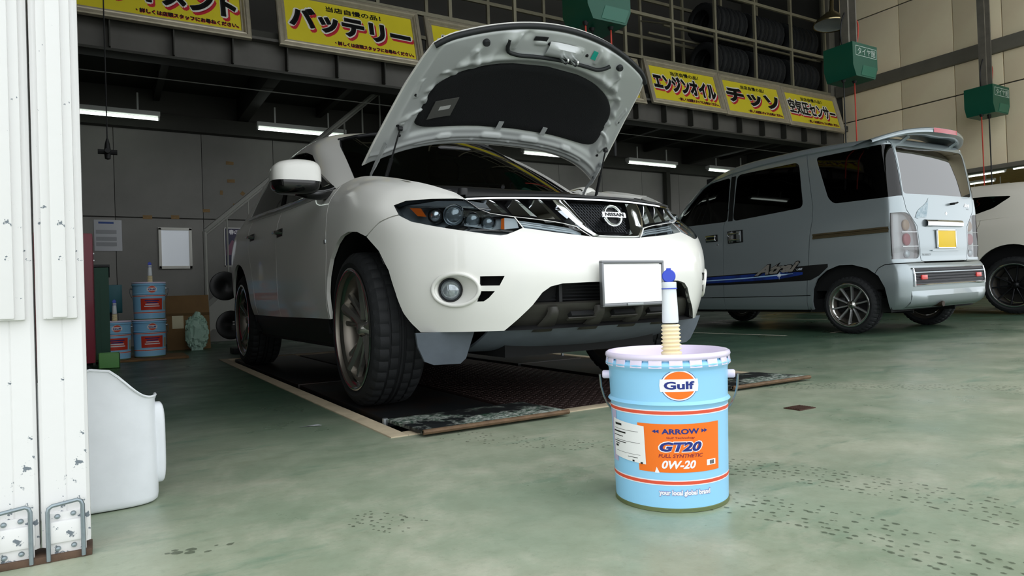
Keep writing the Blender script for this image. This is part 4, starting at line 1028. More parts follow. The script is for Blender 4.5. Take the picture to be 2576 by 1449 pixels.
# ------------------------------------------------------------------ hose reel boxes hanging from the roof
GRN = mat('reel_green', '#0d5340', .42, var=.05, vscale=4); GRNL = mat('reel_window', '#11624d', .3)
HOSER = mat('red_hose', '#c03a28', .5); HOSEB = mat('black_hose', '#17181a', .5); CH_ = mat('weathered_channel', '#77736a', .55, .3, var=.2, vscale=6)
def reel(x, y, z, label, hoses, scale=1., text=True):
    """box corner nearest the camera at x (left), y (front); z underside"""
    R = thing('hose_reel_box', label, 'hose reel', (x, y, z), 0, 'green hose reel boxes hung from the roof'); w, d, h = .52*scale, .40*scale, .42*scale
    prof = [(0, .13*h/.42), (.06, 0), (w-.06, 0), (w, .13*h/.42), (w, h), (0, h)]
    MB().prism(prof, 0, d, lambda a, b, t: (a, t, b)).build('casing', GRN, R)
    MB().prism([(w*.30, .02), (w*.40, .15*h/.42), (w-.02, .15*h/.42), (w-.08, .02)], -.004, 0, lambda a, b, t: (a, t, b)).build('lower_window', GRNL, R)
    if text:
        text_obj('lettering', 'タイヤ館', mat('faded_white_print', '#b9c9c0', .5), R, (w*.55, -.003, h*.76), rm('X', 90), .1, w*.72, bold=.0005)
        fr = MB()
        for zz in (h*.90, h*.62): fr.b2((w*.12, -.002, zz-.003), (w*.96, 0, zz+.003))
        for xx in (w*.12, w*.96): fr.b2((xx-.003, -.002, h*.62), (xx+.003, 0, h*.90))
        fr.build('letter_border', mat('faded_white_print', '#b9c9c0', .5), R)
    c = MB(); 
    for xx in (w*.30, w*.62): c.b2((xx-.012, d*.35, h), (xx+.012, d*.6, 6.8-z))
    c.b2((w*.30, d*.55, h), (w*.62, d*.57, 6.8-z)); c.build('hanging_channel', CH_, R)
    MB().b2((w*.2, d*.25, h), (w*.75, d*.7, h+.03), .004).build('mount_plate', CH_, R)
    MB().tube(curve([(w*.72, d*.5, h), (w*.80, d*.45, h+.2), (w*.78, d*.45, h+.38), (w*.62, d*.45, h+.42)], 14), .010, 6).build('feed_hose', HOSER, R)
    MB().tube(curve([(w*.18, d*.5, h), (w*.08, d*.45, h+.15), (w*.16, d*.45, h+.34), (w*.27, d*.45, h+.44)], 14), .009, 6).build('feed_cable', HOSEB, R)
    for k, (dx, dy, L, m, grip) in enumerate(hoses):
        MB().lathe([(.0001, -.03), (.018, -.028), (.03, 0), (.03, .01)], 12, 'z', (dx, dy, 0)).build('hose_guide', BLACKR, R)
        MB().tube([(dx, dy, 0), (dx+.004, dy, -L*.5), (dx, dy, -L)], .0085, 6).build('hose', m, R)
        if grip: MB().lathe([(.0001, -L-.20), (.014, -L-.19), (.017, -L-.08), (.011, -L), (.0001, -L)], 10, 'z', (dx, dy, 0)).build('hose_end', BLACKR, R)
BLACKR = mat('black_rubber_fitting', '#151617', .6)
reel(8.04, 5.0, 3.10, 'green hose reel box with clear white lettering hanging above the silver van', [(.10, .20, 1.9, HOSEB, True), (.27, .16, 1.9, HOSER, True)])
reel(11.55, 5.0, 3.03, 'smaller looking green hose reel box near the right picture edge', [(-.02+.10, .2, 1.35, HOSER, True), (.20, .15, 1.35, HOSEB, True), (.32, .2, 1.35, HOSEB, True)])
reel(3.92, 5.0, 3.07, 'green hose reel box cut off at the top edge above the bonnet', [(.06, .12, 1.2, HOSER, False), (.20, .2, .1, HOSEB, False), (.35, .10, 1.06, HOSER, True)], text=False)

def pendant():
    P = thing('dome_lamp', 'unlit metal dome lamp hanging beside the tyre rack by the right wall', 'lamp', (11.35, 7.45, 5.18))
    MB().lathe([(.30, -.02), (.305, 0), (.27, .05), (.19, .13), (.12, .19), (.10, .21), (.05, .24)], 36, 'z').build('shade', mat('lamp_brass', '#a99a75', .25, .9), P, 40)
    MB().lathe([(.0001, .02), (.26, .02), (.285, -.005)], 30, 'z').build('diffuser', mat('lamp_glass', '#8d98a0', .2, .3), P, 50)
    MB().lathe([(.05, .24), (.035, .30), (.035, .45), (.015, .48), (.012, 1.62)], 16, 'z').build('stem', mat('lamp_brass', '#a99a75', .25, .9), P, 40)
    P.rotation_euler = (0, math.radians(6), 0)
pendant()

# ------------------------------------------------------------------ oil pails
PBLUE = mat('pail_sky_blue', '#96d2f6', .4, 0, .1); PWHITE = mat('pail_rim_white', '#e6dcf2', .35, 0, .2); PORG = mat('label_orange', '#f5761a', .45); PNAVY = mat('label_navy', '#1d2f80', .45); PSTR = mat('stripe_red', '#e2573c', .45); PPALE = mat('label_white', '#f2f0f4', .5)
TIN = mat('galvanised_wire', '#a8adb0', .35, .9); SPOUT = mat('spout_plastic', '#e8eef1', .45); BELL = mat('bellows_plastic', '#f4e7c0', .5); CAPB = mat('cap_blue', '#2f49c4', .4)
def pail_r(z): return .1375+.0085*min(1, z/.335)
def wrap(name, me, m, parent, z0, phi0, off, cam_d, slices=.004):
    """bend flat lettering round the pail"""
    bm = bmesh.new(); bm.from_mesh(me); 
    xs = [v.co.x for v in bm.verts]; x = math.floor(min(xs)/slices)*slices
    while x < max(xs):
        bmesh.ops.bisect_plane(bm, geom=bm.verts[:]+bm.edges[:]+bm.faces[:], plane_co=(x, 0, 0), plane_no=(1, 0, 0)); x += slices
    d = Vector((cam_d[0], cam_d[1])).normalized(); r = Vector((-d.y, d.x))
    for v in bm.verts:
        z = z0+v.co.y; R = pail_r(z)+off+v.co.z; a = v.co.x/.142+phi0
        p = d*math.cos(a)*R+r*math.sin(a)*R; v.co = (p.x, p.y, z)
    bm.to_mesh(me); bm.free(); return link(name, me, m, parent, 0)
def flat_rect(w, h, nx=1, skew=0.):
    m = MB(); k = 24; P = np.array([[(-w/2+w*i/k, -h/2+h*j, 0) for i in range(k+1)] for j in (0, 1)]); m.grid(P); return m.mesh('rect')
def flat_poly(pts):
    m = MB(); m.add([(x, y, 0) for x, y in pts], [tuple(range(len(pts)))]); return m.mesh('poly')
def scaled(body, w, h, **k):
    me = text_mesh(body, 1., **k); s = text_w(me)
    for v in me.vertices: v.co.x *= w/s[0]; v.co.y *= h/s[1]; v.co.z = 0
    return me
def make_pail(label, loc, d, near=True, spout=True, lid=True):
    P = thing('oil_pail', label, 'pail', loc, 0, 'blue oil pails'); seg = 96 if near else 40
    prof = [(.0001, .006), (.128, .006), (.134, .0), (.1375, .004)]
    for z in np.linspace(.01, .235, 8): prof.append((pail_r(z), z))
    prof += [(pail_r(.243), .243), (pail_r(.25)+.006, .250), (pail_r(.257), .257)]
    for z in (.28, .31, .325): prof.append((pail_r(z), z))
    prof += [(.1470, .330), (.1525, .336), (.1535, .341), (.1500, .347), (.1455, .350), (.1455, .356)]
    MB().lathe(prof, seg, 'z').build('body', PBLUE, P, 40)
    MB().lathe([(.134, .001), (.1395, .001), (.1395, .009), (.1378, .010)], seg, 'z').build('foot_ring', mat('pail_foot', '#6f7a52', .5, .4), P, 40)
    MB().lathe([(.0001, .341), (.06, .341), (.064, .338), (.118, .338), (.124, .341), (.1385, .342), (.1420, .357), (.1440, .3640), (.1478, .3675), (.1522, .3650), (.1538, .3590), (.1520, .3540), (.147, .352)], seg, 'z').build('lid', PWHITE, P, 50)
    lug = MB(); lug.b2((-.0155, -.0015, -.014), (.0155, .0015, .006), .001); lm = lug.mesh('lug', True)
    for k in range(20 if near else 0):
        a = 2*math.pi*k/20; o = link('lid_lug', lm, PWHITE, P); o.location = (.1498*math.sin(a), -.1498*math.cos(a), .3495); o.rotation_euler = (math.radians(-8), 0, a)
    dd = Vector((d[0], d[1])).normalized(); r = Vector((-dd.y, dd.x)); ang = math.atan2(r.y, r.x)
    for s in (-1, 1):
        e = r*s*.150; MB().lathe([(.0001, .013), (.008, .013), (.0105, .010), (.0105, -.006)], 16, 'x').build('ear', PWHITE if near else TIN, P, 50).matrix_basis = Matrix.Translation((e.x, e.y, .306)) @ Matrix.Rotation(ang+(0 if s > 0 else math.pi), 4, 'Z')
    pts = []
    for t in np.linspace(0, math.pi, 24):
        c = r*(.170*math.cos(t))-dd*(.155*math.sin(t)*.55); pts.append((c.x, c.y, .306-.165*math.sin(t)**.8))
    MB().tube(pts, .0028, 6).build('bail_handle', TIN, P, 60)
    f0 = .18
    # round emblem with the middle band
    def circ(rx, rz, n=40): return [(rx*math.cos(t), rz*math.sin(t)) for t in np.linspace(0, 2*math.pi, n, endpoint=False)]
    ZL = .296
    wrap('logo_edge', flat_poly(circ(.0420, .0365)), PNAVY, P, ZL, f0, .0006, d); wrap('logo_rim', flat_poly(circ(.0408, .0353)), PPALE, P, ZL, f0, .0009, d)
    cap = [(.0375*math.cos(t), .0320*math.sin(t)) for t in np.linspace(math.radians(27), math.radians(153), 24)]
    oc = PORG if near else PSTR
    wrap('logo_top', flat_poly(cap), oc, P, ZL, f0, .0012, d); wrap('logo_bottom', flat_poly([(x, -y) for x, y in cap][::-1]), oc, P, ZL, f0, .0012, d)
    wrap('logo_band', flat_poly([(-.043, -.0145), (.043, -.0145), (.0445, 0), (.043, .0145), (-.043, .0145), (-.0445, 0)]), PPALE, P, ZL, f0, .0011, d)
    wrap('logo_word', scaled('Gulf', .069, .0185, bold=.035), PNAVY, P, ZL, f0, .0016, d)
    for z in (.232, .069):
        wrap('stripe_edge', flat_rect(.142*6.1, .0125), PPALE, P, z, f0, .0006, d, .02); wrap('stripe', flat_rect(.142*6.1, .0075), PSTR, P, z, f0, .0009, d, .02)
    lw = .205; zc = .150
    wrap('label', flat_rect(lw, .113), PORG if near else mat('label_red', '#d8402a', .45), P, zc, f0, .0007, d, .01)
    if near:
        wrap('word_arrow', scaled('ARROW', .088, .0125, bold=.035), PNAVY, P, zc+.039, f0, .0012, d)
        for s in (-1, 1):
            for k in range(2):
                x = s*(.050+.0075*k); wrap('chevron', flat_poly([(x, .0045), (x+s*.0085, 0), (x, -.0045)][::s]), PNAVY, P, zc+.039, f0, .0012, d)
        wrap('word_technology', scaled('Gulf Technology', .066, .0062, bold=.012), mat('ink_maroon', '#8a2434', .5), P, zc+.024, f0, .0012, d)
        wrap('word_grade_edge', scaled('GT20', .105, .0265, bold=.075, shear=.25), PPALE, P, zc+.0035, f0, .0010, d)
        wrap('word_grade', scaled('GT20', .099, .0225, bold=.045, shear=.25), PNAVY, P, zc+.0035, f0, .0014, d)
        wrap('word_synthetic', scaled('FULL SYNTHETIC', .105, .0085, bold=.016, shear=.2), mat('ink_maroon', '#8a2434', .5), P, zc-.0175, f0, .0012, d)
        wrap('word_viscosity', scaled('0W-20', .080, .0195, bold=.035, shear=.25), PPALE, P, zc-.038, f0-.04, .0012, d)
        wrap('barcode_box', flat_rect(.027, .0135), PPALE, P, zc-.037, f0+.54, .0011, d)
        for k in range(9): wrap('barcode_bar', flat_rect(.0005+.0004*(k*7 % 3), .009), INKB, P, zc-.037, f0+.54+(k-3)*.010, .0014, d)
        wrap('tear', flat_poly([(-.006, -.008), (.006, -.008), (-.001, .006)]), PPALE, P, zc-.05, f0-.40, .0011, d)
        wrap('slogan_edge', scaled('your local global brand', .128, .0175, bold=.10), mat('ink_lavender', '#8d8fc4', .5), P, .045, f0+.06, .0007, d)
        wrap('slogan', scaled('your local global brand', .126, .0145, bold=.045), PPALE, P, .045, f0+.06, .0011, d)
        # stuck-on paper slip with small print, and the older slips under it
        wrap('side_slip', flat_rect(.030, .125), mat('slip_lavender', '#c3b9d6', .5), P, .163, f0-1.36, .0009, d)
        sl = flat_poly([(-.052, -.040), (.056, -.046), (.054, .044), (-.053, .052)]); wrap('paper_slip', sl, mat('paper_white', '#efefee', .6), P, .155, f0-.98, .0018, d)
        for k, (x, z, w, h) in enumerate(((-.028,.038,.028,.005),(-.004,.0285,.085,.0008),(-.025,.020,.05,.0035),(-.030,.010,.04,.0018),(.0,.002,.085,.0008),(-.025,-.004,.05,.0018),(-.036,-.010,.02,.0018),(-.038,-.016,.012,.005),(0,-.026,.085,.0006),(.02,-.032,.03,.0012),(.022,-.04,.006,.004),(.045,-.041,.006,.004))):
            wrap('slip_print', flat_rect(w, h), INKB, P, .155+z-.06*x, f0-.98+x/.142, .0024, d)
    else:
        for z, w in ((.185, .13), (.165, .10), (.150, .12), (.130, .14)): wrap('label_print', flat_rect(w, .010), PNAVY if z > .16 else PPALE, P, z, f0, .0012, d, .02)
        wrap('side_slip', flat_rect(.045, .09), mat('slip_buff', '#b9b294', .6), P, .14, f0+1.0, .0012, d, .01)
    if spout:
        S = empty('spout', (r.x*.012, r.y*.012, .340), parent=P)
        pr = [(.0001, 0), (.030, 0), (.024, .012)]
        for k in range(8): pr += [(.0265-.0004*k, .020+.0095*k), (.0195, .0245+.0095*k)]
        MB().lathe(pr, 36, 'z').build('bellows', BELL, S, 20)
        MB().lathe([(.0195, .0945), (.0205, .100), (.0195, .130), (.0180, .165), (.0172, .178), (.0182, .180), (.0182, .196), (.0165, .197), (.0160, .18)], 36, 'z').build('tube', SPOUT, S, 50)
        MB().lathe([(.0178, .1790), (.0195, .1795), (.0195, .1815), (.0178, .182)], 30, 'z').build('cap_ring', CAPB, S, 40)
        c = MB().lathe([(.0001, -.003), (.0150, -.003), (.0168, -.001), (.0168, .004), (.0150, .004), (.0145, .001), (.0001, .001)], 32, 'y'); c.box((0, 0, .0175), (.012, .004, .006), None, .002); c.box((0, .003, -.016), (.010, .004, .016), None, .001)
        o = c.build('cap', CAPB, S, 40); o.location = (0, 0, .212); o.rotation_euler = (math.radians(-10), 0, math.atan2(-dd.x, -dd.y)*-1+math.pi*0)
        o.rotation_euler = (math.radians(-8), 0, math.atan2(dd.y, dd.x)+math.pi/2)
    return P
make_pail('sky blue oil pail with orange label and tall spout, standing in the foreground', (1.214, 1.277, 0), (-1.214, -1.277))
db = (-.38, -7.6)
make_pail('lower of the two stacked blue pails by the back wall', (.38, 7.66, .022), db, False, False)
make_pail('upper of the two stacked blue pails by the back wall, with a spout', (.385, 7.665, .022+.367), (-.385, -7.6), False, True)
make_pail('blue pail standing alone beside the green machine at the back', (.07, 7.52, .022), (.1, -7.5), False, True)

# ------------------------------------------------------------------ folding gate in the foreground
CHIPW = mat('chipped_white_paint', '#e3e2e1', .45, bump=.04, bscale=40)
def chip_paint():
    N, L = nodes(CHIPW); b = N['Principled BSDF']; tc = N.new('ShaderNodeTexCoord'); n = N.new('ShaderNodeTexNoise'); n.inputs['Scale'].default_value = 34; n.inputs['Detail'].default_value = 8; n.inputs['Roughness'].default_value = .65; L.new(tc.outputs['Object'], n.inputs['Vector'])
    n2 = N.new('ShaderNodeTexNoise'); n2.inputs['Scale'].default_value = 5; L.new(tc.outputs['Object'], n2.inputs['Vector'])
    sx = N.new('ShaderNodeSeparateXYZ'); L.new(tc.outputs['Object'], sx.inputs[0]); mr = N.new('ShaderNodeMapRange'); mr.inputs[1].default_value = .26; mr.inputs[2].default_value = .06; mr.inputs[3].default_value = 0; mr.inputs[4].default_value = .11; L.new(sx.outputs['Z'], mr.inputs[0])
    a = N.new('ShaderNodeMath'); a.operation = 'MULTIPLY_ADD'; L.new(n2.outputs['Fac'], a.inputs[0]); a.inputs[1].default_value = .35; L.new(n.outputs['Fac'], a.inputs[2]); a2 = N.new('ShaderNodeMath'); L.new(a.outputs[0], a2.inputs[0]); L.new(mr.outputs[0], a2.inputs[1])
    r = N.new('ShaderNodeValToRGB'); r.color_ramp.elements[0].position = .845; r.color_ramp.elements[1].position = .86; r.color_ramp.elements[0].color = (*lin('#e3e2e1'), 1); r.color_ramp.elements[1].color = (*lin('#717a82'), 1); L.new(a2.outputs[0], r.inputs[0]); L.new(r.outputs[0], b.inputs['Base Color'])
chip_paint()
def gate():
    G = thing('folding_gate', 'white folding steel gate stacked at the left edge of the opening', 'gate', (0, 1.72, 0))
    pan = MB(); w = .086
    pan.add([(x, y, z) for z in (.028, 4.6) for x, y in ((0, .0), (.006, -.006), (.043, -.003), (.045, -.0015), (.047, -.003), (w-.006, -.006), (w, 0), (w, .04), (0, .04))], [])
    n = 9; pan.f += [(i, (i+1) % n, n+(i+1) % n, n+i) for i in range(n)]+[tuple(range(n))[::-1], tuple(range(n, 2*n))]
    pm = pan.mesh('slat', True)
    sm_ = MB().b2((.013, -.018, .50), (.073, -.003, 4.6), .003); sm2 = MB().b2((.030, -.028, .503), (.056, -.016, 4.6), .003)
    a, b = sm_.mesh('rib', True), sm2.mesh('rib', True)
    br = MB(); br.b2((.006, -.020, .036), (.080, -.004, .082), .006); brm = br.mesh('bracket', True)
    b2 = MB().b2((.010, -.012, .074), (.076, -.003, .098), .004).mesh('bracket', True); b3 = MB().b2((.008, -.012, .012), (.078, -.004, .040), .003).mesh('bracket', True)
    hd = MB().tube([(.012, -.022, .004), (.012, -.022, .104), (.014, -.022, .111), (.020, -.022, .1155), (.064, -.022, .121), (.070, -.022, .118), (.073, -.022, .110), (.073, -.022, .004)], .0042, 8).mesh('handle', True)
    bolt = MB().lathe([(.0001, -.006), (.004, -.005), (.0055, 0)], 12, 'y').mesh('bolt', True)
    ZN = mat('worn_zinc', '#8f9aa0', .4, .7, var=.15, vscale=30)
    for k in range(4):
        x = -.036-w-k*(w+.004)
        s = link('gate_slat', pm, CHIPW, G, 25); s.location = (x, 0, 0)
        for q, nm, m in ((a, 'flat_rib', CHIPW), (b, 'raised_rib', CHIPW), (brm, 'foot_bracket', CHIPW), (b2, 'bolt_plate', CHIPW), (b3, 'toe_plate', CHIPW), (hd, 'pull_bar', ZN)): link(nm, q, m, s, 30)
        for bx, bz in ((.028, .090), (.056, .092), (.028, .024), (.056, .026)): link('bolt', bolt, ZN, s, 50).location = (bx, -.012, bz)
    MB().b2((-.42, -.02, 0), (-.034, .05, .014), .002).build('floor_track', mat('rusty_track', '#5a4638', .8, var=.3, vscale=30), G)
gate()

def jug():
    J = thing('plastic_jug', 'milky white plastic jug with its top cut open, on the floor behind the gate', 'container', (-.035, 2.115, 0))
    def sec(t, k, z):
        c, s_ = math.cos(t), math.sin(t); f = lambda q: math.copysign(abs(q)**.55, q); return (.150*k*f(c), .098*k*f(s_), z)
    T = np.linspace(0, 2*math.pi, 64, endpoint=False)
    def ztop(p): 
        x = p[0]; return .365-.085*sm(.02, .135, x)-.03*sm(.02, -.14, x)+(-.015 if p[1] > 0 else 0)
    rows = []
    for q, k in ((0, .90), (.004, .955), (.02, .99), (.06, 1.), (.3, 1.005), (.6, 1.), (.85, .985), (.96, .98), (1.0, .995)):
        row = []
        for t in T:
            p = sec(t, k, 0); bx = .035 if q in (.3,) else 0; row.append((p[0], p[1], .002+(ztop(p)-.002)*q))
        rows.append(row)
    for q, k in ((1.004, .97), (.97, .955), (.5, .965), (.05, .95)):
        rows.append([(lambda p: (p[0], p[1], .006+(ztop(p)-.006)*q))(sec(t, k, 0)) for t in T])
    MB().grid(np.array(rows), wrap=True).build('body', mat('milky_plastic', '#e3e6ea', .4, var=.04, vscale=14), J, 50)
    MB().prism([sec(t, .93, 0)[:2] for t in T], .003, .007, lambda a, b, h: (a, b, h)).build('base', mat('milky_plastic', '#e3e6ea', .4), J)
    MB().grid(superell((.152, -.01, .150), (.018, .040, .108), .5)).build('moulded_grip', mat('milky_plastic', '#e3e6ea', .4), J, 60)
    P = [(lambda p: (p[0], p[1], ztop(p)))(sec(t, .988, 0)) for t in T]; MB().tube(P, .0035, 6, closed=True).build('cut_rim', mat('milky_plastic', '#e3e6ea', .4), J, 60)
jug()

# ------------------------------------------------------------------ workshop gear along the left and back walls
def cabinet():
    RED = mat('cabinet_red', '#8c1f35', .4, 0, .1); K = thing('tool_cabinet', 'dark red tool cabinet seen edge-on behind the gate', 'cabinet', (-.37, 6.80, 0))
    MB().b2((-.30, -.28, .07), (.30, .28, 1.13), .01).build('body', RED, K)
    for i in range(6):
        z = .10+i*.17; d = MB().b2((-.312, -.25, z), (-.30, .25, z+.155), .004).build('drawer', RED, K); MB().tube([(-.325, -.2, z+.12), (-.325, .2, z+.12)], .008, 8).build('drawer_pull', CHROME, d)
    for x in (-.24, .24):
        for y in (-.22, .22): MB().lathe([(.0001, .0), (.03, .0), (.035, .02), (.035, .05), (.02, .07)], 14, 'z', (x, y, 0)).build('caster', BLACKR, K)
    for z in (.93, .99): MB().box((.303, .1, z), (.008, .02, .012)).build('side_clip', CHROME, K)
cabinet()
def gear():
    G = thing('parts_washer', 'dark green machine with a sloping top between red cabinet and pails', 'machine', (-.09, 7.05, 0)); GM = mat('machine_green', '#0e4a36', .45)
    MB().prism([(.10, .06), (.36, .06), (.36, .80), (.26, .88), (.10, .88)], -.20, .13, lambda a, b, h: (h, a-.05, b)).build('body', GM, G)
    MB().prism([(.04, .885), (.21, .885), (.32, .80), (.32, .825), (.21, .905), (.04, .905)], -.21, .14, lambda a, b, h: (h, a, b)).build('lid', mat('machine_dark', '#2b2f2e', .5), G)
    for x in (-.12, .06): MB().b2((x, .045, .1), (x+.012, .05, .78)).build('seam_strip', GM, G)
    for x in (-.17, .10): MB().b2((x-.02, .08, 0), (x+.02, .28, .065)).build('foot', BLACKR, G)
    T = thing('plastic_tray', 'light green plastic tray on the floor below the dark green machine', 'tray', (.025, 6.80, 0)); gm = mat('tray_green', '#6fae62', .5)
    for nm, lo, hi in (('tray_base', (-.08, -.1, 0), (.08, .1, .012)), ('tray_side', (-.08, -.1, 0), (-.07, .1, .13)), ('tray_side', (.07, -.1, 0), (.08, .1, .13)), ('tray_side', (-.08, -.1, 0), (.08, -.09, .13)), ('tray_side', (-.08, .09, 0), (.08, .1, .13))): MB().b2(lo, hi, .003).build(nm, gm, T)
    B = thing('wall_box', 'small teal metal box standing on a dark pedestal left of the stacked pails', 'box', (.06, 8.15, 0)); tm = mat('box_teal', '#14606a', .45)
    MB().b2((-.10, -.08, .46), (.10, .08, .75), .006).build('case', tm, B); MB().b2((-.09, -.095, .47), (.09, -.08, .74), .004).build('cover', tm, B); MB().b2((-.05, -.05, 0), (.05, .05, .47)).build('pedestal', BLACKR, B)
    W = tag(MB().b2((-.08, 7.36, 0), (.70, 7.98, .02), .002).build('floor_board', mat('brown_board', '#7a5a36', .7, var=.2, vscale=8)), 'thin brown board on the floor under the blue pails', 'board')
    # leaning cardboard with a bag hung on it
    Cd = thing('cardboard_sheet', 'brown cardboard sheet leaning on the back wall beside the stair foot', 'cardboard', (.84, 8.75, 0)); cm = mat('cardboard', '#6d5330', .8, var=.12)
    o = MB().b2((-.23, 0, 0), (.23, .02, .64), .003).build('sheet', cm, Cd); o2 = MB().b2((-.23, -.004, .40), (.23, 0, .43)).build('fold', mat('cardboard_dark', '#55401f', .8), Cd); MB().b2((-.17, -.003, .25), (-.05, -.001, .40)).build('pasted_label', mat('slip_buff', '#b9b294', .6), Cd)
    Cd.rotation_euler = (math.radians(-9), 0, 0)
    Bg = thing('plastic_bag', 'crumpled pale green plastic bag in front of the leaning cardboard', 'bag', (.90, 8.55, 0)); S = superell((0, 0, .20), (.12, .06, .19), .8, 40, 26); rng = np.random.default_rng(3)
    S = S+rng.normal(0, .007, S.shape); MB().grid(S, wrap=True).build('sack', mat('bag_pale_green', '#9fbfae', .35), Bg, 20); MB().tube([(0, 0, .36), (.02, .02, .43)], [.05, .03], 8).build('neck', mat('bag_pale_green', '#9fbfae', .35), Bg, 30)
    MB().b2((-.06, -.03, 0), (.06, .03, .10)).build('contents', mat('bag_pale_green', '#9fbfae', .35), Bg)
    # stair to the mezzanine
    SM = mat('stair_grey', '#8e8e88', .55, .1); St = thing('staircase', 'grey steel staircase rising to the right along the back wall', 'staircase', (.80, 9.25, 0)); run, rise, n = .235, .222, 15
    for y in (0, .75):
        MB().prism([(-.05, 0), (.14, 0), (n*run+.1, n*rise-.05), (n*run+.1, n*rise+.16), (-.05, .14)], y, y+.03, lambda a, b, h: (a, h, b)).build('stringer', SM, St)
    for k in range(1, n): MB().b2((k*run-.03, .03, k*rise-.02), (k*run+.22, .75, k*rise+.012)).build('tread', SM, St)
    R = [(.33, .0, .75+.72), (n*run, .0, n*rise+.95)]
    MB().tube([(.30, 0, .32), (.30, 0, 1.43)], .026, 8).build('newel', SM, St); MB().tube([(.30, 0, 1.43), (n*run, 0, n*rise+.95)], .030, 8).build('handrail', SM, St); MB().tube([(.30, 0, 1.38), (n*run, 0, n*rise+.90)], .014, 8).build('lower_rail', SM, St)
    for k in range(1, 13):
        x = .30+k*.26; z0 = x*rise/run; MB().tube([(x, 0, z0+.05), (x, 0, 1.40+(x-.30)*(n*rise+.95-1.43)/(n*run-.30))], .012, 6).build('baluster', SM, St)
    MB().b2((-.02, -.08, 0), (.32, .1, .42), .005).build('foot_casing', mat('casing_grey', '#6a6a68', .6), St)
    # wheel-service stand with two round discs
    D = thing('wheel_stand', 'dark wheel service stand with two black round discs beside the stair', 'machine', (1.28, 7.55, 0)); DM = mat('stand_dark', '#1c1d1f', .5, .3)
    MB().b2((-.16, -.12, 0), (.16, .12, .06), .01).build('base', DM, D); MB().tube([(0, 0, .05), (0, 0, 1.02)], .035, 10).build('post', DM, D); MB().tube([(-.13, 0, 1.03), (.10, 0, 1.03)], .022, 8).build('cross_handle', DM, D); MB().box((.03, -.02, .93), (.14, .10, .12), None, .02).build('head', LEAD, D)
    MB().box((.0, 0, .35), (.18, .16, .30), None, .02).build('gear_box', DM, D)
    for z, dx, dy in ((.70, -.22, -.1), (.30, -.17, -.1)):
        q = MB().lathe([(.0001, -.006), (.04, -.006), (.05, -.012), (.12, -.014), (.143, -.010), (.148, .0), (.143, .010), (.0001, .012)], 40, 'y', (dx, dy, z)).build('disc', mat('disc_black', '#0b0c0d', .35), D, 50); MB().tube([(dx, dy+.03, z), (0, 0, z+.02)], .025, 8).build('disc_arm', LEAD if z > .5 else DM, D)
    for k, (w, z) in enumerate(((.07, .325), (.045, .300))): MB().b2((-.16, -.118, z), (-.16+w, -.115, z+.014)).build('disc_marking', PPALE, D)
gear()
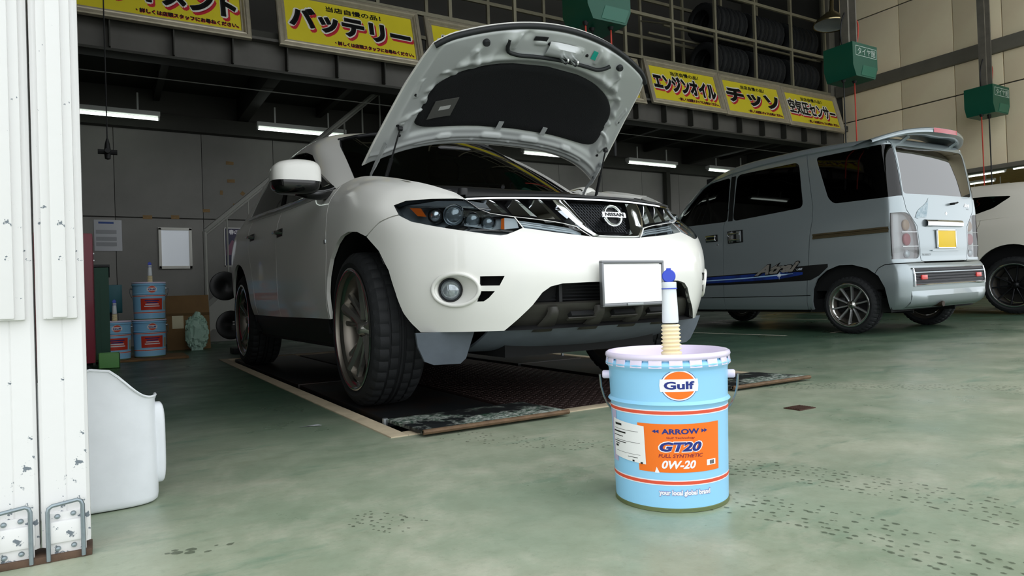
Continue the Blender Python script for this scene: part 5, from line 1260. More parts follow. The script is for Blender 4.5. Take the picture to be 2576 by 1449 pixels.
def wall_things():
    W = bpy.data.objects['wall_back']; y = YB
    for x, z, w, h, a in ((1.56, 2.49, .10, .045, 2), (1.57, 2.24, .10, .045, -2), (1.44, 2.07, .035, .06, 3), (1.72, 2.07, .05, .05, 40), (1.63, 1.90, .085, .045, 2), (1.24, 1.81, .09, .045, -2), (.85, 1.71, .10, .05, 0), (.52, 1.70, .11, .05, 0)):
        o = MB().b2((-w/2, -.004, -h/2), (w/2, 0, h/2)).build('tape_scrap', mat('old_brown_tape', '#85683c', .6, var=.2, vscale=30), W); o.location = (x, y+.001, z); o.rotation_euler = (0, math.radians(a), 0)
    p = struct(MB().b2((.665, y-.012, 1.045), (1.02, y-.006, 1.535)).build('wall_pane', mat('glowing_pane', '#c9d0d6', .25, emit='#dfe6ee', estr=.20)))  # faint glow put into the pane itself; no daylight comes through it
    f = MB()
    for lo, hi in (((.64, y-.03, 1.01), (.675, y+.002, 1.56)), ((1.01, y-.03, 1.01), (1.045, y+.002, 1.56)), ((.64, y-.03, 1.53), (1.045, y+.002, 1.565)), ((.64, y-.03, 1.01), (1.045, y+.002, 1.05))): f.b2(lo, hi, .003)
    f.build('pane_frame', mat('frame_white', '#dcdad2', .5), p)
    N = thing('wall_notice', 'glossy white notice sheet on the grey wall above the red cabinet', 'poster', (-.09, y-.004, 1.25)); MB().b2((0, -.003, 0), (.31, 0, .40)).build('sheet', mat('glossy_sheet', '#a5a7ab', .2), N); MB().b2((.05, -.005, .35), (.22, -.003, .375)).build('heading', mat('ink_blue', '#2b4a8c', .5), N)
    for z in (.06, .13, .22): MB().b2((.02, -.005, z), (.25, -.003, z+.05)).build('print_band', mat('print_grey', '#85878b', .3), N)
    Q = thing('wall_poster', 'dark blue poster with a pink mountain, pinned behind the stair rail', 'poster', (1.47, y-.004, 1.05)); MB().b2((0, -.003, 0), (.36, 0, .52)).build('sheet', mat('poster_navy', '#1e2647', .5, col2='#3b3350', vscale=5), Q)
    MB().prism([(.01, .22), (.09, .36), (.13, .33), (.20, .42), (.28, .30), (.35, .26), (.35, .20), (.01, .14)], -.005, -.003, lambda a, b, h: (a, h, b)).build('mountain', mat('poster_pink', '#7a4c62', .5), Q)
    text_obj('heading', '春の日本', PPALE, Q, (.18, -.005, .47), rm('X', 90), .07, .26, bold=.002)
    for lo, hi in (((-.012, -.004, -.012), (0, 0, .53)), ((.36, -.004, -.012), (.372, 0, .53)), ((-.012, -.004, -.012), (.372, 0, 0)), ((-.012, -.004, .52), (.372, 0, .532))): MB().b2(lo, hi).build('poster_edge', mat('frame_white', '#dcdad2', .5), Q)
    C_ = thing('hanging_socket', 'black cross-shaped power socket hanging on a cord at the left', 'socket', (.058, 7.0, 1.90)); 
    MB().tube([(0, 0, .10), (0, 0, 4.9)], .006, 6).build('cord', BLACKR, C_); s = MB(); s.lathe([(.0001, -.07), (.022, -.06), (.028, 0), (.02, .07), (.008, .12)], 12, 'z'); s.build('body', BLACKR, C_, 50); q = MB(); q.tube([(-.075, 0, 0), (.075, 0, 0)], .022, 8); q.tube([(0, -.075, 0), (0, .075, 0)], .022, 8); q.build('outlets', BLACKR, C_)
wall_things()

# ------------------------------------------------------------------ floor lift under the car
def lift():
    L = thing('floor_lift', 'in-ground car lift framed by a tan kerb under the white crossover', 'car lift', (0, 0, 0))
    KB = mat('tan_kerb', '#b3a58c', .7, var=.15, vscale=9); PL = mat('dark_lift_steel', '#26282a', .45, .5, col2='#3b2c22', vscale=3, contrast=(.45, .7)); RU = mat('rusty_tread_plate', '#3b2d2a', .55, .4, var=.25, vscale=20); PIT = mat('pit_dark', '#0d100e', .8); PG = mat('pit_green', '#154a33', .6)
    for lo, hi in (((.90, 2.41, -.03), (.97, 6.85, .005)), ((3.24, 2.41, -.03), (3.31, 6.85, .005)), ((.97, 2.41, -.03), (3.24, 2.48, .005)), ((.97, 6.78, -.03), (3.24, 6.85, .005))): MB().b2(lo, hi, .003).build('kerb', KB, L)
    MB().b2((.90, 2.41, -.22), (3.31, 6.85, -.18)).build('pit_floor', PIT, L)
    for lo, hi in (((.955, 2.48, -.18), (.97, 6.78, -.03)), ((3.24, 2.48, -.18), (3.255, 6.78, -.03)), ((.97, 2.465, -.18), (3.24, 2.48, -.03)), ((.97, 6.78, -.18), (3.24, 6.795, -.03))): MB().b2(lo, hi).build('pit_side', PG, L)
    for x0, x1 in ((1.02, 1.56), (2.62, 3.20)):
        for y0, y1 in ((2.78, 4.28), (4.32, 6.70)): MB().b2((x0, y0, -.03), (x1, y1, .004), .003).build('platform', PL, L)
        MB().b2((x0+.2, 2.9, -.18), (x1-.2, 6.6, -.03)).build('lift_beam', PIT, L)
    c = MB().b2((1.62, 2.50, -.03), (2.58, 6.74, -.006), .003).build('tread_plate', RU, L)
    d = MB().box((0, 0, .0015), (.030, .006, .003)).mesh('tread_lug', True); m = MB(); k = 0
    for i in range(26):
        for j in range(60):
            x = 1.64+i*.0365; y = 2.52+j*.036; a = math.radians(45 if (i+j) % 2 else -45); ca, sa = math.cos(a), math.sin(a)
            pts = [(-.014, 0), (0, -.0035), (.014, 0), (0, .0035)]; n = len(m.v)
            m.v += [(x+px*ca-py*sa, y+px*sa+py*ca, -.006) for px, py in pts]+[(x+px*.7*ca-py*.7*sa, y+px*.7*sa+py*.7*ca, -.0035) for px, py in pts]
            m.f += [(n+4, n+5, n+6, n+7)]+[(n+q, n+(q+1) % 4, n+4+(q+1) % 4, n+4+q) for q in range(4)]
    o = m.build('tread_lugs', RU, L, 0, clean=False); o['kind'] = 'stuff'
    WORN = mat('worn_ramp_paint', '#141718', .5)
    N, Lk = nodes(WORN); tc = N.new('ShaderNodeTexCoord')
    def rn(sc_, p0, p1, c0, c1):
        n = N.new('ShaderNodeTexNoise'); n.inputs['Scale'].default_value = sc_; n.inputs['Detail'].default_value = 7; n.inputs['Roughness'].default_value = .7; Lk.new(tc.outputs['Object'], n.inputs['Vector']); r = N.new('ShaderNodeValToRGB'); r.color_ramp.elements[0].position = p0; r.color_ramp.elements[1].position = p1; r.color_ramp.elements[0].color = c0; r.color_ramp.elements[1].color = c1; Lk.new(n.outputs['Fac'], r.inputs[0]); return r.outputs[0]
    fl_ = rn(38, .44, .56, (*lin('#b9c0b6'), 1), (*lin('#1e5a3c'), 1)); fk = rn(60, .42, .5, (*lin('#c3c8c0'), 1), (*lin('#15191a'), 1)); mk = rn(3.2, .47, .54, (0, 0, 0, 1), (1, 1, 1, 1))
    m1 = N.new('ShaderNodeMix'); m1.data_type = 'RGBA'; m1.inputs[0].default_value = .6; Lk.new(fl_, m1.inputs[6]); Lk.new(fk, m1.inputs[7]); m2 = N.new('ShaderNodeMix'); m2.data_type = 'RGBA'; Lk.new(mk, m2.inputs[0]); m2.inputs[6].default_value = (*lin('#121517'), 1); Lk.new(m1.outputs[2], m2.inputs[7]); Lk.new(m2.outputs[2], N['Principled BSDF'].inputs['Base Color']); EDGE = mat('rusty_edge', '#6b5540', .7, .3, var=.3, vscale=20)
    for x0, x1, nm in ((1.0, 1.66, 0), (2.66, 3.26, 1)):
        R = MB().box((0, 0, 0), (x1-x0, .38, .014), None, .002).build('ramp_plate', WORN, L); R.location = ((x0+x1)/2, 2.53, .014); R.rotation_euler = (math.radians(-1.6), 0, 0)
        MB().tube([(-(x1-x0)/2, -.19, 0), ((x1-x0)/2, -.19, 0)], .010, 8).build('ramp_edge', EDGE, R)
    MB().tube([(.992, 2.72, -.03), (.992, 2.72, .02)], .012, 8).build('lock_pin', LEAD, L); MB().tube([(3.22, 4.6, -.03), (3.22, 4.6, .02)], .012, 8).build('lock_pin', LEAD, L)
lift()
def floor_bits():
    D = thing('drain_cover', 'small dark brown drain plate set in the green floor right of the pail', 'drain', (2.495, 1.845, 0)); bm_ = mat('drain_brown', '#4a3329', .6, .4, var=.2, vscale=30)
    MB().b2((-.052, -.04, -.0005), (.052, .04, .004), .001).build('plate', bm_, D)
    for k in range(6): MB().b2((-.045, -.032+k*.012, .004), (.045, -.026+k*.012, .0055)).build('rib', bm_, D)
    fl = bpy.data.objects['floor']; LW = mat('floor_line_white', '#b9b7a6', .6, var=.15, vscale=10)
    for (xa, ya), (xb, yb), w in (((5.55, 5.59), (5.66, 4.30), .05), ((7.85, 6.6), (7.98, 5.45), .05), ((9.05, 7.45), (9.1, 6.2), .05), ((10.9, 5.1), (10.9, 4.8), .08), ((6.10, 4.12), (6.9, 4.3), .05)):
        n = Vector((yb-ya, xa-xb)).normalized()*w/2; q = MB(); q.add([(xa+n.x, ya+n.y, floor_z(xa+n.x)+.0012), (xb+n.x, yb+n.y, floor_z(xb+n.x)+.0012), (xb-n.x, yb-n.y, floor_z(xb-n.x)+.0012), (xa-n.x, ya-n.y, floor_z(xa-n.x)+.0012)], [(0, 1, 2, 3)]); q.build('painted_line', LW, fl, 0)
    sc_ = MB(); sc_.add([(-.05, .012, .001), (-.01, -.012, .004), (.045, -.016, .0015), (.03, .0, .006)], [(0, 1, 3), (1, 2, 3), (0, 3, 2, 1)]); s2 = sc_.build('paper_scrap', mat('scrap_grey', '#9a9ea0', .5), None, 0); s2.location = (.72, 2.86, 0); tag(s2, 'small grey scrap of film on the floor left of the lift kerb', 'scrap')
    # dark wet prints left by tyre treads
    WET = mat('wet_print', '#3a4634', .3, alpha=.42); rng = random.Random(5)
    def track(pts, half, rows, step, size, miss):
        m = MB(); P = curve([(x, y, 0) for x, y in pts], 400); L = np.concatenate([[0], np.cumsum(np.linalg.norm(np.diff(P, axis=0), axis=1))]); s = 0
        while s < L[-1]:
            i = int(np.searchsorted(L, s)); i = min(i, 398); p = P[i]; t = P[i+1]-P[i]; t = t/np.linalg.norm(t); nn = np.array([-t[1], t[0], 0])
            for r in range(rows):
                if rng.random() < miss: continue
                o = (r-(rows-1)/2)/(rows-1)*2*half; c = p+nn*(o+rng.uniform(-.004, .004))+t*rng.uniform(-.01, .01)+t*(.5*step*(r % 2)); k = rng.randint(5, 7); sz = size*rng.uniform(.5, 1.2); a0 = rng.random()*6
                n = len(m.v); m.v += [(c[0]+t[0]*sz*1.1*math.cos(a0+2*math.pi*q/k)*rng.uniform(.6, 1.2)+nn[0]*sz*.75*math.sin(a0+2*math.pi*q/k), c[1]+t[1]*sz*1.1*math.cos(a0+2*math.pi*q/k)*rng.uniform(.6, 1.2)+nn[1]*sz*.75*math.sin(a0+2*math.pi*q/k), floor_z(c[0])+.0008) for q in range(k)]; m.f.append(tuple(range(n, n+k)))
            s += step
        o = m.build('tyre_print', WET, fl, 0, clean=False); o['kind'] = 'stuff'
    track([(1.42, 1.50), (1.56, 1.36), (1.66, 1.10), (1.70, .85), (1.68, .60)], .085, 7, .020, .0065, .30)
    track([(1.22, 1.30), (1.31, 1.10), (1.36, .92), (1.36, .70), (1.33, .5)], .080, 7, .021, .007, .35)
    track([(1.10, 2.32), (1.18, 2.17), (1.28, 2.0), (1.42, 1.82), (1.6, 1.66)], .07, 6, .022, .006, .45)
    track([(2.95, 2.38), (3.12, 2.16), (3.35, 1.90), (3.55, 1.66), (3.7, 1.4)], .09, 8, .022, .007, .35)
    track([(.50, 1.60), (.55, 1.52), (.58, 1.46)], .05, 6, .016, .005, .4)
    track([(.10, 1.62), (.17, 1.585), (.22, 1.60)], .01, 2, .03, .012, .2)
floor_bits()

# ------------------------------------------------------------------ silver microvan
VSIL = mat('silver_blue_paint', '#9fa9ad', .28, .55, .6); VBLK = mat('van_black_trim', '#0c0d0f', .3, 0, .3)
VAN = thing('microvan', 'silver microvan with a blue side stripe parked right of the white crossover', 'van', (6.82, 3.925, floor_z(6.82)-.004), 0); VAN.rotation_euler = (0, -.0125, 0); VAN.scale = (.93, .93, .93)
def plan(w, yr, yf, rr, rf, n=9):
    """half outline x>=0 from front centre to rear centre"""
    P = [(.004, yf), (w*.45, yf-.02), ]
    for k in range(n):
        t = math.pi/2*k/(n-1); P.append((w-rf*.6+rf*.6*math.sin(t), yf-.05-rf+rf*math.cos(t)))
    for f in (.12, .25, .4, .55, .7, .82, .92): P.append((w, (yf-.05-rf)*(1-f)+(yr+rr)*f))
    for k in range(n):
        t = math.pi/2*k/(n-1); P.append((w-rr+rr*math.cos(t), yr+.02+rr-rr*math.sin(t)-.0))
    P += [(w*.5, yr+.006), (w*.25, yr+.002), (0, yr)]
    return P
def van_net():
    rows = [(.25,.765,-.52,3.03,.10,.35),(.31,.79,-.60,3.10,.11,.35),(.42,.802,-.62,3.14,.12,.35),(.56,.806,-.625,3.15,.12,.35),(.655,.803,-.61,3.14,.12,.35),(.70,.80,-.575,3.13,.12,.35),(.85,.80,-.57,3.12,.12,.36),(1.05,.80,-.565,3.08,.12,.38),(1.22,.795,-.56,2.98,.12,.40),(1.33,.788,-.553,2.76,.12,.42),(1.45,.782,-.54,2.62,.12,.42),(1.65,.770,-.515,2.38,.12,.42),(1.82,.752,-.485,2.12,.12,.42),(1.885,.738,-.465,1.98,.12,.42),(1.925,.715,-.44,1.85,.13,.42),(1.955,.66,-.37,1.70,.14,.42),(1.972,.55,-.25,1.55,.15,.42),(1.982,.38,-.05,1.3,.15,.3)]
    out = []
    for z, w, yr, yf, rr, rf in rows:
        H = plan(w, yr, yf, rr, rf); full = H+[(-x, y) for x, y in H[-2::-1]]
        crown = lambda y: (.05*sm(-.5, .6, y)-.04*sm(1.0, 2.0, y)) if z > 1.8 else 0
        out.append([(x, y, z+crown(y)) for x, y in full])
    return np.array(out)
VN = van_net(); VS = hermite(np.concatenate([[0], np.cumsum(np.linalg.norm(np.diff(VN, axis=0), axis=2).mean(1)+.004)]), VN, np.linspace(0, (np.linalg.norm(np.diff(VN, axis=0), axis=2).mean(1)+.004).sum(), 46))
VBV = BVHTree.FromPolygons([Vector(v) for v in MB().grid(VS).v], MB().grid(VS).f)
def vside(y, z, off=0., s=-1):
    h = VBV.ray_cast(Vector((s*3, y, z)), Vector((-s, 0, 0))); return Vector((h[0].x+s*off, y, z)) if h[0] else Vector((s*.8, y, z))
def vrear(x, z, off=0.):
    h = VBV.ray_cast(Vector((x, -3, z)), Vector((0, 1, 0))); return Vector((x, h[0].y-off, z)) if h[0] else Vector((x, -.55, z))
def rpoly(P, r=.06, n=4):
    """round the corners of a polygon"""
    out = []; P = [Vector((*p, 0)) for p in P]; k = len(P)
    for i in range(k):
        a, b, c = P[i-1], P[i], P[(i+1) % k]; u = (a-b); v = (c-b); q = min(r, u.length*.45, v.length*.45); p0 = b+u.normalized()*q; p1 = b+v.normalized()*q
        for j in range(n+1):
            t = j/n; w = p0*(1-t)**2+b*2*t*(1-t)+p1*t*t; out.append((w.x, w.y))
    return out
REARGLASS = glassy('boosted_reflection_glass', '#15181a'); REARGLASS.node_tree.nodes['Fresnel'].inputs[0].default_value = 2.7  # rear glass reflection raised to stand in for a brighter sky outside
def build_van():
    o = tmp(shell(VS, .018, (0, 1.2, 1.0)))
    QW = rpoly([(.315,1.875),(.175,1.42),(.11,1.355),(-.46,1.345),(-.66,1.37),(-.60,1.85),(-.40,1.875)], .04)
    SW = rpoly([(1.37,1.865),(.52,1.865),(.47,1.36),(1.44,1.315)], .07); FW = rpoly([(1.47,1.85),(1.52,1.32),(2.42,1.33),(2.10,1.66),(1.90,1.82)], .05)
    RW = rpoly([(-.625,1.86),(-.645,1.375),(.645,1.375),(.625,1.86)], .05)
    TL = rpoly([(-.90,1.19),(-.60,1.19),(-.49,1.06),(-.455,.74),(-.90,.74)], .06)
    ARCH = [(-.43,.15),(-.42,.34),(-.40,.47),(-.34,.585),(-.23,.665),(-.07,.71),(.08,.712),(.22,.665),(.33,.58),(.385,.47),(.405,.34),(.41,.15)]
    win = MB()
    for s in (-1, 1):
        for W in (QW, SW, FW): win.prism(W, s*.665, s*1.2, fX)
    rw = MB().prism(RW, -1.0, -.2, fY); ws = MB().prism(rpoly([(-.62,1.84),(-.72,1.36),(.72,1.36),(.62,1.84)], .06), 1.7, 3.5, fY)
    tl = MB()
    for s in (-1, 1): tl.prism([(-s*x if s > 0 else x, z) for x, z in TL], -1.0, -.47, fY)
    ar = MB()
    for s in (-1, 1):
        ar.prism(ARCH, s*.45, s*1.2, fX); ar.prism([(y+2.60, z) for y, z in ARCH], s*.45, s*1.2, fX)
    cu = [tmp(win), tmp(rw), tmp(tl), tmp(ws)]
    boolean(o, cu, keep=True); boolean(o, [tmp(ar)])
    seams = [wall_cutter([(-.30,.60),(-.34,.66),(-.40,.69),(-.48,.697),(-.9,.697)], .008, fX, -1.2, 1.2)]
    for s in (-1, 1):
        seams.append(wall_cutter([(1.43,2.0),(1.45,1.86),(1.49,1.5),(1.58,1.26),(1.60,.9),(1.62,.1)], .008, fX, s*.6, s*1.2))
        seams.append(wall_cutter([(.42,.405),(1.0,.400),(1.6,.398),(2.2,.40)], .008, fX, s*.6, s*1.2))
        seams.append(wall_cutter([(.43,1.95),(.40,1.7),(.355,1.36),(.365,1.2),(.40,1.04),(.43,.76),(.49,.1)], .008, fX, s*.6, s*1.2))
    seams.append(wall_cutter([(-.70,2.1),(-.66,1.92),(-.655,1.60),(-.66,1.36),(-.63,1.22),(-.475,1.06),(-.44,.72),(-.40,.705),(.40,.705),(.44,.72),(.475,1.06),(.63,1.22),(.66,1.36),(.655,1.60),(.66,1.92),(.70,2.1)], .008, fY, -1.0, -.25))
    for sgn in seams: boolean(o, [sgn])
    for me, c, d in islands(o.data):
        if d.max() < .04: continue
        n = 'side_panel'
        if abs(c[0]) < .15 and c[1] < -.3: n = 'tailgate' if c[2] > .75 else 'rear_bumper'
        elif d[0] > 1.2: n = 'body_shell'
        elif c[1] > .7 and c[1] < 1.4: n = 'sliding_door'
        link(n, me, VSIL, VAN, 40)
    bpy.data.objects.remove(o)
    th = tmp(shell(VS, .006, (0, 1.2, 1.0), -.003))
    for cu_, nm, m in ((cu[0], 'side_window', DGLASS), (cu[1], 'rear_window', REARGLASS), (cu[3], 'windscreen', GLASS)):
        t2 = th.copy(); C.objects.link(t2)
        for pm, c, d in islands(boolmesh(t2, [cu_], 'INTERSECT')):
            if d.max() > .15: link(nm, pm, GLASS if (nm == 'side_window' and c[1] > 1.6) else m, VAN, 60)
    bpy.data.objects.remove(th)
    th = tmp(shell(VS, .045, (0, 1.2, 1.0)))
    for pm, c, d in islands(boolmesh(th, [cu[2]], 'INTERSECT')):
        if d.max() < .2: continue
        on = [VBV.find_nearest(v.co)[3] < 5e-4 for v in pm.vertices]; vs = [tuple(v.co) for v in pm.vertices]
        q = MB(); q.v = vs; q.f = [tuple(p.vertices) for p in pm.polygons if not all(on[i] for i in p.vertices)]; T = q.build('tail_lamp', mat('lamp_bucket', '#ddd6d6', .35, .1), VAN, 40)
        q = MB(); q.v = vs; q.f = [tuple(p.vertices) for p in pm.polygons if all(on[i] for i in p.vertices)]; q.build('lens', LENS, T, 50)
        sx = 1 if c[0] > 0 else -1
        for z, m, r in ((1.07, mat('bulb_amber', '#cfae92', .3), .055), (.93, mat('bulb_red', '#c96a70', .3), .06), (.79, WHITEL, .04)):
            p = vrear(sx*.60, z, -.035); MB().grid(superell((p.x, p.y, p.z), (r, .02, r), .9)).build('bulb', m, T, 60)
        for z in (.86, 1.0): p = vrear(sx*.60, z, .001); MB().tube([vrear(sx*xx, z, .001) for xx in (.48, .56, .64, .72)], .004, 5).build('lens_rib', WHITEL, T)
    # dark interior
    MB().b2((-.72, -.40, .45), (.72, 2.2, 1.28)).build('interior', VOID, VAN); MB().b2((-.70, -.38, 1.80), (.70, 1.9, 1.90)).build('headlining', VOID, VAN)
    for y in (.55, 1.5): MB().grid(superell((-.36, y, 1.35), (.24, .09, .33), .5)).build('seat', mat('seat_cloth', '#2a2927', .9), VAN, 60); MB().grid(superell((.36, y, 1.35), (.24, .09, .33), .5)).build('seat', mat('seat_cloth', '#2a2927', .9), VAN, 60)
    q = MB(); P = np.array([[(-.70+.02*math.sin(i*1.7), 1.55+.035*i, z) for i in range(9)] for z in (1.34, 1.6, 1.82)]); P[0, :, 1] = 1.55+np.arange(9)*.012; q.grid(P); q.build('curtain', mat('curtain_green', '#1f3a34', .9), VAN, 60)
    # black pillar films between the panes
    for s in (-1, 1):
        MB().grid(np.array([[tuple(vside(y, z, .002, s)) for y in np.linspace(1.455, 1.385, 4)+(z-1.85)*-.1] for z in np.linspace(1.32, 1.855, 8)])).build('door_pillar_film', VBLK, VAN, 60)
        # rail for the sliding door
        P = np.array([[tuple(vside(y, z, o_, s)) for y in np.linspace(.36, -.46, 14)] for z, o_ in ((1.005, .001), (1.008, .012), (1.022, .012), (1.026, .004), (1.040, .004), (1.044, .012), (1.058, .012), (1.062, .001))]); MB().grid(P).build('door_rail', mat('rail_bronze', '#6b5f48', .3, .7), VAN, 30)
        # drip rail along the roof
        MB().tube([tuple(vside(y, z, .0, s)+Vector((s*.004, 0, 0))) for y, z in ((-.42,1.895),(0,1.925),(.45,1.935),(1.0,1.925),(1.45,1.895),(1.75,1.85),(2.0,1.78))], .012, 6).build('drip_rail', VSIL, VAN, 50)
        # wheel-arch liners
        for yc in (0, 2.60): MB().lathe([(.44, s*.40), (.44, s*.78)], 24, 'x', (0, yc, .27), a0=-.1, a1=math.pi+.1).build('wheel_housing', VOID, VAN, 60, clean=False); MB().b2((s*.40-.005, yc-.44, .2), (s*.40+.005, yc+.44, .7)).build('inner_wing', VOID, VAN)
    MB().b2((-.70, -.3, .22), (.70, 2.9, .36)).build('underbody', VOID, VAN)
    # stripe decal on the left side
    def decal(name, P, m, off, s=-1):
        n = 24; top = [p for p in P[0]]; bot = [p for p in P[1]]
        ys = np.linspace(P[0][0][0], P[0][-1][0], n); G = []
        for f in (0, .5, 1):
            row = []
            for y in ys:
                zt = np.interp(-y, [-a for a, b in top], [b for a, b in top]); zb_ = np.interp(-y, [-a for a, b in bot], [b for a, b in bot]); row.append(tuple(vside(y, zt+(zb_-zt)*f, off, s)))
            G.append(row)
        MB().grid(np.array(G)).build(name, m, VAN, 60)
    decal('stripe_black', ([(2.6,.65),(1.1,.68),(.50,.728),(.20,.735)], [(2.6,.545),(1.1,.555),(.50,.566),(.36,.57),(.20,.70)]), VBLK, .002)
    decal('stripe_blue', ([(2.6,.64),(1.2,.665),(.75,.675),(.50,.66)], [(2.6,.57),(1.2,.585),(.75,.60),(.50,.635)]), mat('stripe_blue', '#1c3f9e', .3, 0, .3, col2='#0d1c4a', vscale=5), .003)
    decal('stripe_flash', ([(2.6,.60),(1.3,.628),(.85,.648),(.62,.652)], [(2.6,.592),(1.3,.615),(.85,.632),(.62,.648)]), mat('stripe_flash', '#9fc4e8', .3), .004)
    st = [(1.0, .64, .055), ]
    q = MB(); c = (.80, .64)
    ring = []
    for k in range(16):
        a = 2*math.pi*k/16; r = (.075 if k % 4 == 0 else (.02 if k % 2 else .035)); r *= 1 if k % 8 else 1.5; ring.append(tuple(vside(c[0]-r*math.cos(a), c[1]+r*.7*math.sin(a), .0045)))
    q.add(ring, [tuple(range(16))]); q.build('stripe_star', mat('star_white', '#dfe9f2', .3), VAN, 0)
    def lay_side(name, me, m, y0, z0, off):
        for v in me.vertices: v.co = vside(y0-v.co.x, z0+v.co.y, off)
        me.update(); link(name, me, m, VAN, 0)
    def slant(me, k):
        for v in me.vertices: v.co.y += v.co.x*k
        return me
    lay_side('name_edge', slant(scaled('Atrai', .63, .135, bold=.09, shear=.55), .06), VBLK, .84, .715, .005); lay_side('name_script', slant(scaled('Atrai', .60, .11, bold=.04, shear=.55), .06), mat('script_silver', '#b3ada6', .3, .6), .84, .715, .0065)
    lay_side('name_small', slant(scaled('FOR STREET USE', .32, .022, bold=.03, shear=.3), .05), mat('star_white', '#dfe9f2', .3), .66, .688, .0045)
    # handles
    for (y, z, w, h, nm) in ((1.77, 1.135, .17, .085, 'front_handle'), (1.40, 1.125, .20, .15, 'slide_handle')):
        p = vside(y, z); H = empty(nm, (p.x, y, z), parent=VAN); MB().box((0, 0, 0), (.012, w*1.15, h), None, .005).build('handle_cup', VBLK, H)
        MB().tube([( -.018, -w/2+.02, -h/4), (-.022, w/2-.02, -h/4), (-.022, w/2-.01, h/4), (-.018, -w/2+.02, h/4)], .011, 8, closed=True).build('handle_loop', CHROME, H, 50)
        if h > .1: MB().box((-.012, w*.30, 0), (.02, .05, h*.9), None, .006).build('pull_block', CHROME, H); MB().box((-.014, -w*.30, 0), (.02, .06, h*.85), None, .006).build('pull_block', LEAD, H)
    p = vside(1.68, 1.05); MB().lathe([(.0001, -.004), (.012, -.003), (.014, .002)], 14, 'x', p).build('key_lock', CHROME, VAN, 50)
    # tailgate trim
    g = [vrear(x, 1.09, .0) for x in np.linspace(-.34, .34, 16)]
    rows = [[(q.x, q.y-o_, z) for q in [vrear(x, z) for x in np.linspace(-.34, .34, 16)]] for z, o_ in ((1.125, .002), (1.118, .022), (1.095, .034), (1.062, .030), (1.052, .004))]; MB().grid(np.array(rows)).build('chrome_garnish', CHROME, VAN, 50)
    P = empty('number_plate', (.01, vrear(0, .93).y-.012, .93), parent=VAN); MB().box((0, 0, 0), (.335, .008, .17), None, .003).build('plate_face', mat('blank_yellow_plate', '#f0c92e', .5), P); f = MB()
    for lo, hi in (((-.18, -.008, -.095), (-.166, .006, .095)), ((.166, -.008, -.095), (.18, .006, .095)), ((-.18, -.008, -.095), (.18, .006, -.083)), ((-.18, -.008, .083), (.18, .006, .095))): f.b2(lo, hi, .002)
    f.build('plate_frame', CHROME, P); MB().b2((-.26, vrear(0, .815).y-.012, .81), (.26, vrear(0, .815).y+.01, .82)).build('tailgate_ledge', VSIL, VAN)
    def lay_rear(name, me, m, x0, z0, off):
        for v in me.vertices: v.co = vrear(x0+v.co.x, z0+v.co.y, off)
        me.update(); link(name, me, m, VAN, 0)
    lay_rear('turbo_badge', scaled('TURBO', .15, .022, bold=.01, shear=.2), LEAD, -.34, .775, .003)
    lay_rear('name_badge', scaled('Atrai', .12, .04, bold=.03, shear=.4), CHROME, .50, 1.285, .004); lay_rear('name_badge_small', scaled('TURBO', .06, .012, bold=.02), LEAD, .52, 1.245, .003)
    fish = flat_poly([(-.13,-.06),(-.09,.0),(-.04,.035),(.02,.06),(.09,.10),(.13,.145),(.10,.05),(.08,-.01),(.05,-.06),(-.03,-.055),(-.08,-.07)]); lay_rear('fish_sticker', fish, mat('sticker_bluegrey', '#7d97a6', .4, col2='#c3d0d6', vscale=30), -.37, 1.20, .003)
    p = vrear(.17, 1.29); w = MB(); w.tube([p, p+Vector((0, -.04, .0))], .012, 8); w.tube([p+Vector((-.01, -.04, 0)), p+Vector((.05, -.045, .012))], .009, 8); w.build('wiper_pivot', BLACKP, VAN); p = vrear(.06, 1.19); MB().lathe([(.0001, -.004), (.016, -.003), (.018, .004)], 16, 'y', p).build('tailgate_lock', CHROME, VAN, 50)
    # bumper grille panel
    B = empty('bumper_grille', parent=VAN)
    def strip(z0, z1, x0, x1, o0, o1, nm, m):
        X = np.linspace(x0, x1, 30); rows = [[tuple(vrear(x, z, o_)) for x in X] for z, o_ in ((z0, 0), (z0, o0), ((z0+z1)/2, o1), (z1, o0), (z1, 0))]; MB().grid(np.array(rows)).build(nm, m, B, 30)
    strip(.490, .640, -.655, .655, .003, .003, 'backing', mat('grille_charcoal', '#2b2b30', .5))
    for k in range(5): strip(.502+k*.027, .518+k*.027, -.64, .64, .005, .012, 'bar', mat('grille_bar', '#3c3c42', .45))
    strip(.638, .650, -.68, .68, .006, .014, 'chrome_edge', CHROME); strip(.468, .492, -.665, .665, .006, .018, 'chrome_edge', CHROME)
    for s in (-1, 1):
        MB().tube([vrear(s*.665, z, .010) for z in (.47, .52, .58, .645)], .010, 6).build('chrome_edge', CHROME, B, 50)
        pz = vrear(s*.52, .555, .012); MB().box(pz, (.10, .016, .045), None, .005).build('reflector', mat('reflector_red', '#e0413c', .25, 0, .5), B)
    ex = vrear(-.22, .30); MB().tube([(-.22, -.30, .27), (-.22, -.55, .285), (-.22, -.64, .285)], .028, 12).build('exhaust_pipe', mat('sooty_pipe', '#3a2f27', .5, .6), VAN, 40); MB().tube([(-.22+.055*math.cos(t), ex.y-.012, .335+.065*math.sin(t)) for t in np.linspace(-.4, math.pi+.4, 14)], .010, 6).build('exhaust_notch', VBLK, VAN)
    X = np.linspace(-.70, .70, 30); MB().grid(np.array([[tuple(vrear(x, max(z, .26), o_*(1-(abs(x)/.74)**6))) for x in X] for z, o_ in ((.425, .0), (.40, .014), (.375, .030), (.31, .036), (.275, .030), (.26, .0))])).build('bumper_lip', VSIL, VAN, 40)
    # roof spoiler with brake light
    U = empty('roof_spoiler', parent=VAN)
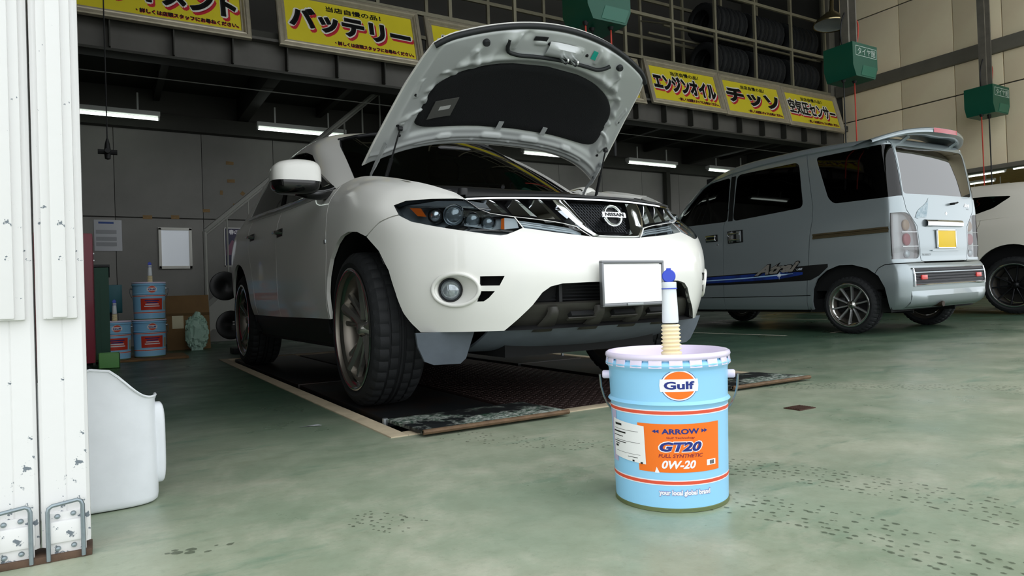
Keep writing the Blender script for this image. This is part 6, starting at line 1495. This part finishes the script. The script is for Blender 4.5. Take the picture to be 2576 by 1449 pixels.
    st = [(-.78,-.32,1.925),(-.70,-.42,1.955),(-.55,-.52,1.99),(-.3,-.60,2.015),(0,-.625,2.02),(.3,-.60,2.015),(.55,-.52,1.99),(.70,-.42,1.955),(.78,-.32,1.925)]
    rows = []
    for f, (dy, dz) in enumerate(((.42, .012), (.25, .022), (.10, .024), (.0, .012), (-.01, -.03), (.03, -.055), (.12, -.055))):
        rows.append([(x*(.93 if f == 0 else 1), y+dy*(1-.35*abs(x)/.78), z+dz*(1-.5*abs(x)/.78)-(.02*abs(x)/.78 if f < 2 else 0)) for x, y, z in st])
    MB().grid(tensor(rows, 40, 20)).build('wing', VSIL, U, 50)
    X = np.linspace(-.22, .22, 10); MB().grid(np.array([[(x, -.632+.18*x*x, z) for x in X] for z in (1.985, 2.008, 2.03)])).build('brake_light', mat('brake_red', '#b3182c', .2, 0, .5), U, 60)
    for s in (-1, 1): MB().tube([(s*.45, -.50, 1.955), (s*.45, -.40, 1.90)], .02, 8).build('wing_leg', VSIL, U)
    # small things on the dashboard seen through the front glass
build_van()
WV = make_wheel(VAN, .296, .222, .17, 'thin', RIMM, mat('wheel_silver', '#b9babb', .25, .7))
put_wheels(VAN, WV, [(-.70, 0, .298, -1, 0, 0), (.70, 0, .298, 1, 0, 15), (-.70, 2.60, .298, -1, 0, 8), (.70, 2.60, .298, 1, 0, 21)])

# ------------------------------------------------------------------ white hatchback at the right edge
def hatchback():
    T = thing('white_hatchback', 'white hatchback partly hidden behind the van at the right picture edge', 'car', (9.3+.94, 6.73, floor_z(10.2)-.006), math.pi+.0); PW = mat('warm_white_paint', '#e4dfd3', .3, 0, .6)
    o = tmp(shell(MUR_S, .02, (0, 1.4, .6))); a = MB()
    for s in (-1, 1): a.prism(ARCHR, s*.5, s*1.2, fX); a.prism([(y-2.83, z) for y, z in ARCHR], s*.5, s*1.2, fX)
    boolean(o, [tmp(a)]); sm_ = []
    for s in (-1, 1): sm_.append(wall_cutter([(2.50,1.35),(2.48,1.1),(2.42,.95),(2.33,.8),(2.25,.62),(2.2,.3)], .007, fX, s*.6, s*1.2)); sm_.append(wall_cutter([(1.50,1.3),(1.50,1.1),(1.505,.84),(1.50,.6),(1.48,.3)], .007, fX, s*.6, s*1.2))
    boolean(o, sm_)
    for me, c, d in islands(o.data):
        if d.max() > .05: link('body_panel', me, PW, T, 40)
    bpy.data.objects.remove(o)
    K = [[(.76,.10,1.10),(.68,.55,1.30),(.62,.95,1.47),(.58,1.05,1.51),(.35,1.0,1.55),(0,.96,1.56)], [(.88,.50,1.10),(.80,.80,1.30),(.70,1.12,1.50),(.63,1.2,1.55),(.35,1.22,1.60),(0,1.25,1.61)], [(.884,1.6,1.127),(.82,1.65,1.33),(.72,1.75,1.54),(.645,1.8,1.59),(.35,2.0,1.64),(0,2.0,1.65)],
         [(.884,2.2,1.152),(.815,2.2,1.36),(.72,2.2,1.54),(.64,2.2,1.60),(.35,2.4,1.64),(0,2.4,1.65)], [(.879,2.8,1.17),(.81,2.75,1.38),(.71,2.7,1.53),(.62,2.7,1.585),(.35,2.9,1.62),(0,2.9,1.63)], [(.80,3.6,1.2),(.72,3.45,1.36),(.62,3.3,1.50),(.56,3.25,1.54),(.3,3.3,1.58),(0,3.34,1.59)]]
    S = tensor([both([r[j] for j in range(6)][::-1]) for r in K], 70, 50)
    D = rpoly([(.62,1.15),(1.6,1.165),(2.28,1.20),(2.62,1.30),(2.80,1.43),(2.55,1.455),(1.6,1.49),(1.1,1.42)], .04); cu = MB()
    for s in (-1, 1): cu.prism(D, s*.4, s*1.2, fX)
    cc = tmp(cu); link('roof_and_pillars', boolmesh(shell(S, .015, (0, 1.6, 1.1)), [cc], 'DIFFERENCE', True), PW, T, 45)
    for pm, c, d in islands(boolmesh(shell(S, .004, (0, 1.6, 1.1), -.004), [cc], 'INTERSECT')):
        if d.max() > .2: link('side_window', pm, DGLASS, T, 60)
    MB().b2((-.75, .6, .5), (.75, 3.2, 1.1)).build('interior', VOID, T); MB().b2((-.8, -.6, .24), (.8, 3.4, .40)).build('underbody', VOID, T)
    R = [both([(0,3.34,1.585),(.3,3.31,1.575),(.55,3.26,1.535)]), both([(0,3.52,1.40),(.33,3.5,1.395),(.66,3.45,1.36)]), both([(0,3.72,1.2),(.4,3.7,1.2),(.80,3.61,1.2)])]; MB().grid(tensor(R, 20, 10)).build('rear_window', DGLASS, T, 60)
    W_ = [both([(0,-.02,1.10),(.4,.02,1.10),(.75,.12,1.10)]), both([(0,.96,1.555),(.35,1.0,1.545),(.575,1.05,1.505)])]; MB().grid(tensor(W_, 20, 8)).build('windscreen', GLASS, T, 60); MB().grid(np.array([both([(0,-.75,.94),(.4,-.67,.945),(.72,-.2,1.07)]), both([(0,-.02,1.11),(.4,.02,1.11),(.75,.15,1.12)])])).build('bonnet', PW, T, 60)
    for s in (-1, 1):
        MB().grid(superell((s*.80, 3.50, 1.06), (.10, .22, .14), .6)).build('tail_lamp', mat('lamp_dark_red', '#6b1420', .25, 0, .5), T, 60)
        for yc in (0, 2.825): MB().lathe([(.47, s*.42), (.47, s*.90)], 24, 'x', (0, yc-.0, .38), a0=-.1, a1=math.pi+.1).build('wheel_housing', VOID, T, 60, clean=False); MB().b2((s*.42-.005, yc-.47, .25), (s*.42+.005, yc+.47, .85)).build('inner_wing', VOID, T)
    w = make_wheel(T, .345, .262, .22, 'thin', mat('black_rim', '#1a1b1d', .3, .6), mat('black_rim_spoke', '#232427', .28, .6)); put_wheels(T, w, [(-.80, 0, .349, -1, 0, 0), (.80, 0, .349, 1, 0, 15), (-.80, 2.825, .349, -1, 0, 8), (.80, 2.825, .349, 1, 0, 5)])
hatchback()
